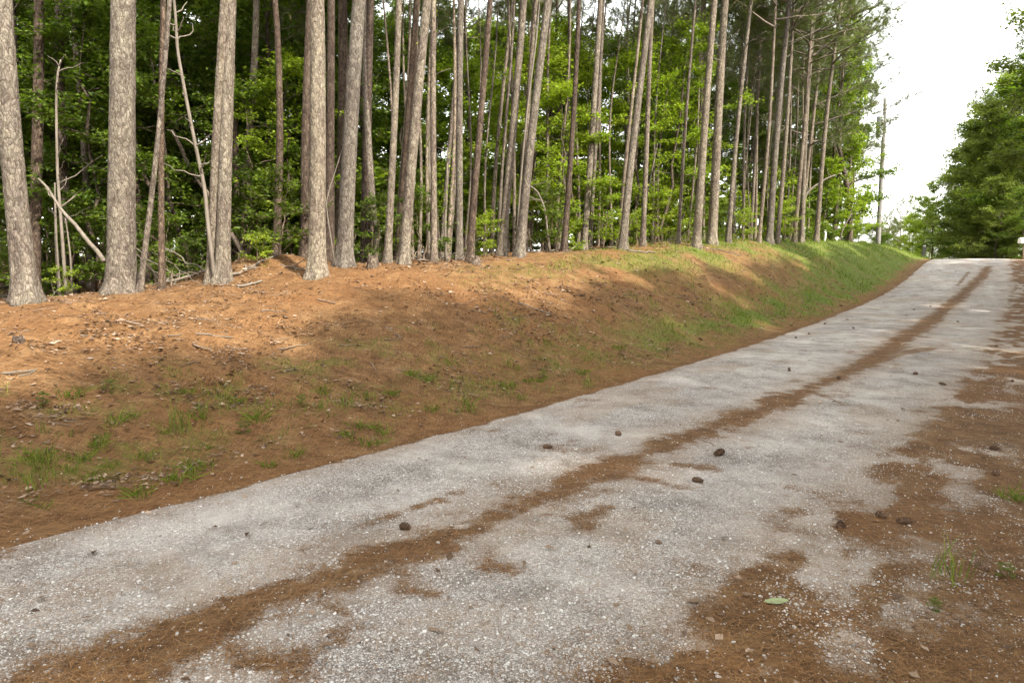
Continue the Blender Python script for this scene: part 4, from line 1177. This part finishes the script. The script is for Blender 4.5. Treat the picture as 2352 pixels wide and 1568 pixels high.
# leaning and bare dead wood between the trunks
p = at(240, 10.4)
stick('dead_branch', (air(240, 600, 10.6) , air(88, 410, 11.2)), .036, .015, 'dead', 'long pale dead branch leaning against the thickest pine', 'branch', None, 8, .035, 71, 2)
def sapling(px, py, Y, chain, r0, r1, label, mat, twigs, leaf=None, seed=0, name='dead_sapling'):
    """a crooked bare stem through photograph points at a fixed depth"""
    P = [at(px, Y)] + [air(x, y, Y + k * .05) for k, (x, y) in enumerate(chain)]
    P = np.array(P); c = P[0].copy(); P = P - c
    u = np.linspace(0, len(P) - 1, len(P) * 4); Q = np.stack([np.interp(u, range(len(P)), P[:, k]) for k in range(3)], 1)
    Q[1:-1] = (Q[:-2] + Q[1:-1] * 2 + Q[2:]) / 4
    t = empty(name, c)
    v, f = tube(Q, np.linspace(r0, r1, len(Q)), 8)
    obj('trunk', build_mesh('trunk', [(v, f, 0)]), M[mat], t)
    r = np.random.default_rng(seed)
    for k in range(twigs):
        q = Q[int(r.integers(len(Q) // 3, len(Q)))]; a = r.uniform(0, 6.28); L = r.uniform(.25, .9); el = r.uniform(.0, .9)
        e = q + L * np.array([math.cos(a) * math.cos(el), math.sin(a) * .5 * math.cos(el), math.sin(el)])
        v, f = tube(wander(q, e, 7, .12, seed + k), np.linspace(r1 * .8, r1 * .25, 7), 5)
        obj('branch', build_mesh('branch', [(v, f, 0)]), M[mat], t)
    if leaf:
        C = Q[r.integers(len(Q) // 4, len(Q), 90)] + r.normal(0, .16, (90, 3)); D = r.normal(0, 1, (90, 3)) * [1, 1, .4]; N = unit(np.array([0, 0, 1]) + r.normal(0, .35, (90, 3)))
        v, f = leaves(C, D, N, .085, .05)
        obj('leaves', build_mesh('leaves', [(v, f, 0)], False), M[leaf], t)
    return tag(t, label, 'sapling', None)
sapling(492, 640, 11.6, [(478, 520), (470, 430), (448, 330), (428, 230), (408, 120), (404, 50), (398, -20)], .036, .02, 'bare crooked dead sapling leaning left out of the twin pines', 'dead', 16, None, 3)
sapling(146, 640, 11.6, [(144, 560), (138, 480), (132, 400), (130, 300), (129, 230), (132, 170), (140, 138)], .028, .014, 'thin bare dead sapling between the first pine and the thickest pine', 'dead', 8, None, 5)
sapling(131, 635, 12.0, [(129, 560), (127, 480), (126, 420)], .03, .012, 'short bare stem just left of the thin dead sapling', 'dead', 2, None, 6)
sapling(160, 632, 11.8, [(162, 590), (156, 540), (150, 500)], .018, .008, 'bent bare stem just right of the thin dead sapling', 'dead', 2, None, 7)
sapling(1025, 596, 15.4, [(1022, 520), (1026, 450), (1027, 390), (1028, 340)], .035, .012, 'crooked pale sapling with a few yellow green leaves', 'dead', 5, 'leaf_hi', 8, 'pale_sapling')
sapling(985, 585, 16.5, [(984, 500), (988, 430), (986, 360), (990, 200), (990, 40)], .03, .02, 'very thin straight stem between two slim pines', 'dead', 3, 'leaf_hi', 9, 'pale_sapling')
sapling(770, 585, 13.2, [(748, 470), (758, 430), (768, 400), (790, 330)], .012, .008, 'thin pale vine arching between the two thick pines', 'dead', 1, None, 10, 'vine_stem')
sapling(1262, 545, 18.0, [(1252, 480), (1235, 440), (1215, 425), (1200, 424)], .03, .012, 'arched dead branch hanging beside the strongly leaning pine', 'dead', 9, None, 11, 'dead_branch_tangle')
sapling(1465, 545, 23.0, [(1480, 480), (1488, 440), (1510, 330)], .035, .02, 'pale thin leaning stem past the pale pine with a hugging stem', 'dead', 5, None, 12)
sapling(1185, 560, 18.0, [(1195, 420), (1213, 230), (1232, 90), (1240, -10)], .03, .022, 'thin pale leaning pole crossing behind the strongly leaning pine', 'dead', 2, None, 13)
sapling(1841, 470, 33, [(1848, 450), (1865, 432), (1895, 412), (1918, 402)], .06, .035, 'long pale bent dead limb reaching past the last leaning pine', 'dead', 3, None, 14, 'dead_limb')
sapling(1950, 555, 39, [(1952, 500), (1948, 440), (1938, 390), (1926, 332)], .16, .11, 'broken leaning brown trunk at the end of the woods', 'hard', 4, None, 15, 'broken_trunk')
sapling(1926, 553, 36, [(1934, 530), (1946, 508), (1956, 490)], .035, .03, 'yellowish leaning stick beside the white stake', 'dead', 0, None, 16, 'leaning_stick')
for i, (x0, y0, x1, y1, Y) in enumerate([(590, 585, 395, 300, 15.5), (370, 590, 290, 560, 12.5), (560, 585, 480, 470, 17)]):
    stick('leaning_dead_tree', (air(x0, y0, Y) * [1, 1, 0] + [0, 0, at(x0, Y)[2]], air(x1, y1, Y + .8)), .06 if i != 1 else .02, .04 if i != 1 else .012, 'hard',
          ['fallen dark trunk leaning diagonally behind the twin pines', 'thin dead branch slanting behind the dark thin trunk', 'dark leaning pole deep behind the twin pines'][i], 'trunk', None, 8, .02, 80 + i)

# stump and broken stub in the needles
def stump(px, py, r0, h, lab, seed):
    p = on(px, py, 0); r = np.random.default_rng(seed)
    a = np.linspace(0, 2 * np.pi, 14, endpoint=False)
    rings = []
    for z, k in ((-.05, 1.25), (.03, 1.05), (h * .6, .9), (h, .8)):
        jag = r.uniform(-.35, .25, 14) * h if z == h else 0
        rings.append(np.stack([r0 * k * np.cos(a) * r.uniform(.9, 1.1, 14), r0 * k * np.sin(a) * r.uniform(.9, 1.1, 14), z + jag + 0 * a], 1))
    rings.append(np.stack([0 * a, 0 * a, 0 * a + h * .7], 1))
    V = np.concatenate(rings); i = np.arange(4)[:, None] * 14; j = np.arange(14)[None]; j2 = (j + 1) % 14
    F = np.stack([i + j, i + j2, i + 14 + j2, i + 14 + j], -1).reshape(-1, 4)
    o = obj('tree_stump', build_mesh('tree_stump', [(V, F, 0)], False), M['hard'], None, p)
    tag(o, lab, 'stump')
stump(857, 612, .11, .24, 'small grey broken stump left of the pale leaning pine', 1)
stump(1093, 606, .10, .16, 'small dark stub in the needles below the slim pines', 2)
stump(42, 785, .05, .06, 'tiny weathered stub in the bank at the left frame edge', 3)

# one fresh leaf on the near litter
p = on(1782, 1390, .016)
u = np.linspace(0, 1, 7); wd = .021 * np.sin(np.pi * np.clip(u, .03, .97)) ** .7
V = np.concatenate([np.stack([u * .115 - .057, wd, .006 + 0 * u + .006 * u], 1), np.stack([u * .115 - .057, 0 * u, .006 * u], 1), np.stack([u * .115 - .057, -wd, .005 + .004 * u], 1)])
F = np.array([[k + 7 * q, k + 1 + 7 * q, k + 8 + 7 * q, k + 7 + 7 * q] for q in (0, 1) for k in range(6)])
k_ = NT('pale_green_leaf'); M['fresh'] = k_.finish((.20, .23, .10, 1), .45, None, .4)
o = obj('fallen_green_leaf', build_mesh('fallen_green_leaf', [(V, F, 0)]), M['fresh'], None, p); o.rotation_euler = (.15, 0, .05)
tag(o, 'single pale green leaf lying on the litter at the road edge', 'leaf')

# ------------------------------------------------------------------ pole, stakes, box
pY = 46
p = at(2014, pY); top = air(2034, 226, pY)
t = empty('utility_pole', p)
ln = top - p
v, f = tube(np.array([ln * q for q in np.linspace(-.02, 1, 12)]), np.linspace(.165, .105, 12), 14)
obj('shaft', build_mesh('shaft', [(v, f, 0)]), M['pole'], t)
def rel(px, py, dy=0): return air(px, py, pY + dy) - p
c0 = rel(2019, 316); c1 = rel(2022, 268)
ax_ = [c0 + (c1 - c0) * q for q in (0, .03, .06, .9, .94, 1, 1.04)]
v, f = tube(np.array(ax_), [.19, .2, .205, .205, .215, .215, .12], 16)
tr = obj('transformer', build_mesh('transformer', [(v, f, 0)]), M['metal'], t)
v, f = tube(np.array([c1 + [0, -.05, 0], c1 + [0, -.05, .16], c1 + [0, -.05, .30]]), [.05, .035, .02], 10)
obj('bushing', build_mesh('bushing', [(v, f, 0)]), M['white'], tr)
for z in (.25, .75):
    q = c0 + (c1 - c0) * z
    v, f = tube(np.array([q, q + [.32, 0, 0]]), .025, 6)
    obj('bracket', build_mesh('bracket', [(v, f, 0)]), M['metal'], tr)
v, f = tube(np.array([ln * .97, ln * .97 + [-.12, 0, .22], ln * .97 + [-.12, 0, .34]]), [.03, .03, .05], 8)
obj('insulator', build_mesh('insulator', [(v, f, 0)]), M['metal'], t)
v, f = tube(np.array([c1 + [0, -.05, .28], c1 + [.1, -.05, 1.0], ln * .97 + [-.12, 0, .3]]), .012, 5)
obj('drop_wire', build_mesh('drop_wire', [(v, f, 0)]), M['pole'], t)
v, f = tube(np.array([ln * .97 + [-.12, 0, .3], rel(2000, 300), rel(1985, 355)]), .014, 5)
obj('guy_wire', build_mesh('guy_wire', [(v, f, 0)]), M['pole'], t)
tag(t, 'grey wooden utility pole with a grey transformer can against the sky', 'utility pole')

def post(name, px, Y, topy, w, mat, lab, cat, tilt=0):
    p = at(px, Y); h = air(px, topy, Y)[2] - p[2]
    V = []; 
    for z, k in ((-.1, 1), (h - .04, 1), (h, .35)):
        V += [(-w * k, -w * k, z), (w * k, -w * k, z), (w * k, w * k, z), (-w * k, w * k, z)]
    F = [(i + j, i + (j + 1) % 4, i + 4 + (j + 1) % 4, i + 4 + j) for i in (0, 4) for j in range(4)] + [(8, 9, 10, 11)]
    o = obj(name, build_mesh(name, [(np.array(V), np.array(F), 0)], False), M[mat], None, p)
    o.rotation_euler = (0, tilt, .3)
    tag(o, lab, cat); return o
post('survey_stake', 1892, 33.5, 532, .032, 'white', 'thin white stake on the grass beside the last leaning pine', 'stake', .03)
o = post('marker_post', 2120, 47, 566, .075, 'pole', 'short grey post with a white cap beside the road crest', 'post', .05)
c = obj('cap', build_mesh('cap', [(*tube(np.array([[0, 0, 0], [0, 0, .10]]), [.10, .09], 10), 0)]), M['white'], o); c.location = (0, 0, o.dimensions[2] - .12)

bY = 39
q = air(2349, 553, bY); g = at(2349, bY)
t = empty('mailbox', (q[0], q[1], g[2]))
a = np.linspace(0, np.pi, 9)
prof = np.concatenate([[[.13, -.14]], np.stack([.13 * np.cos(a), .04 + .13 * np.sin(a)], 1), [[-.13, -.14]]])
n = len(prof)
V = np.concatenate([np.stack([np.full(n, x), prof[:, 0], prof[:, 1]], 1) for x in (-.18, .42)])
hz = q[2] - g[2]
V = V + [0, 0, hz]
F4 = np.array([(j, (j + 1) % n, n + (j + 1) % n, n + j) for j in range(n)])
me = bpy.data.meshes.new('box'); me.from_pydata([tuple(x) for x in V], [], [tuple(int(c) for c in f) for f in F4] + [tuple(range(n))[::-1], tuple(range(n, 2 * n))])
obj('box', me, M['white'], t)
v, f = tube(np.array([[.1, 0, -.1], [.1, 0, hz - .14]]), .05, 8)
obj('post', build_mesh('post', [(v, f, 0)]), M['twig'], t)
tag(t, 'small white rounded box on a brown post at the foot of the green wall', 'mailbox')
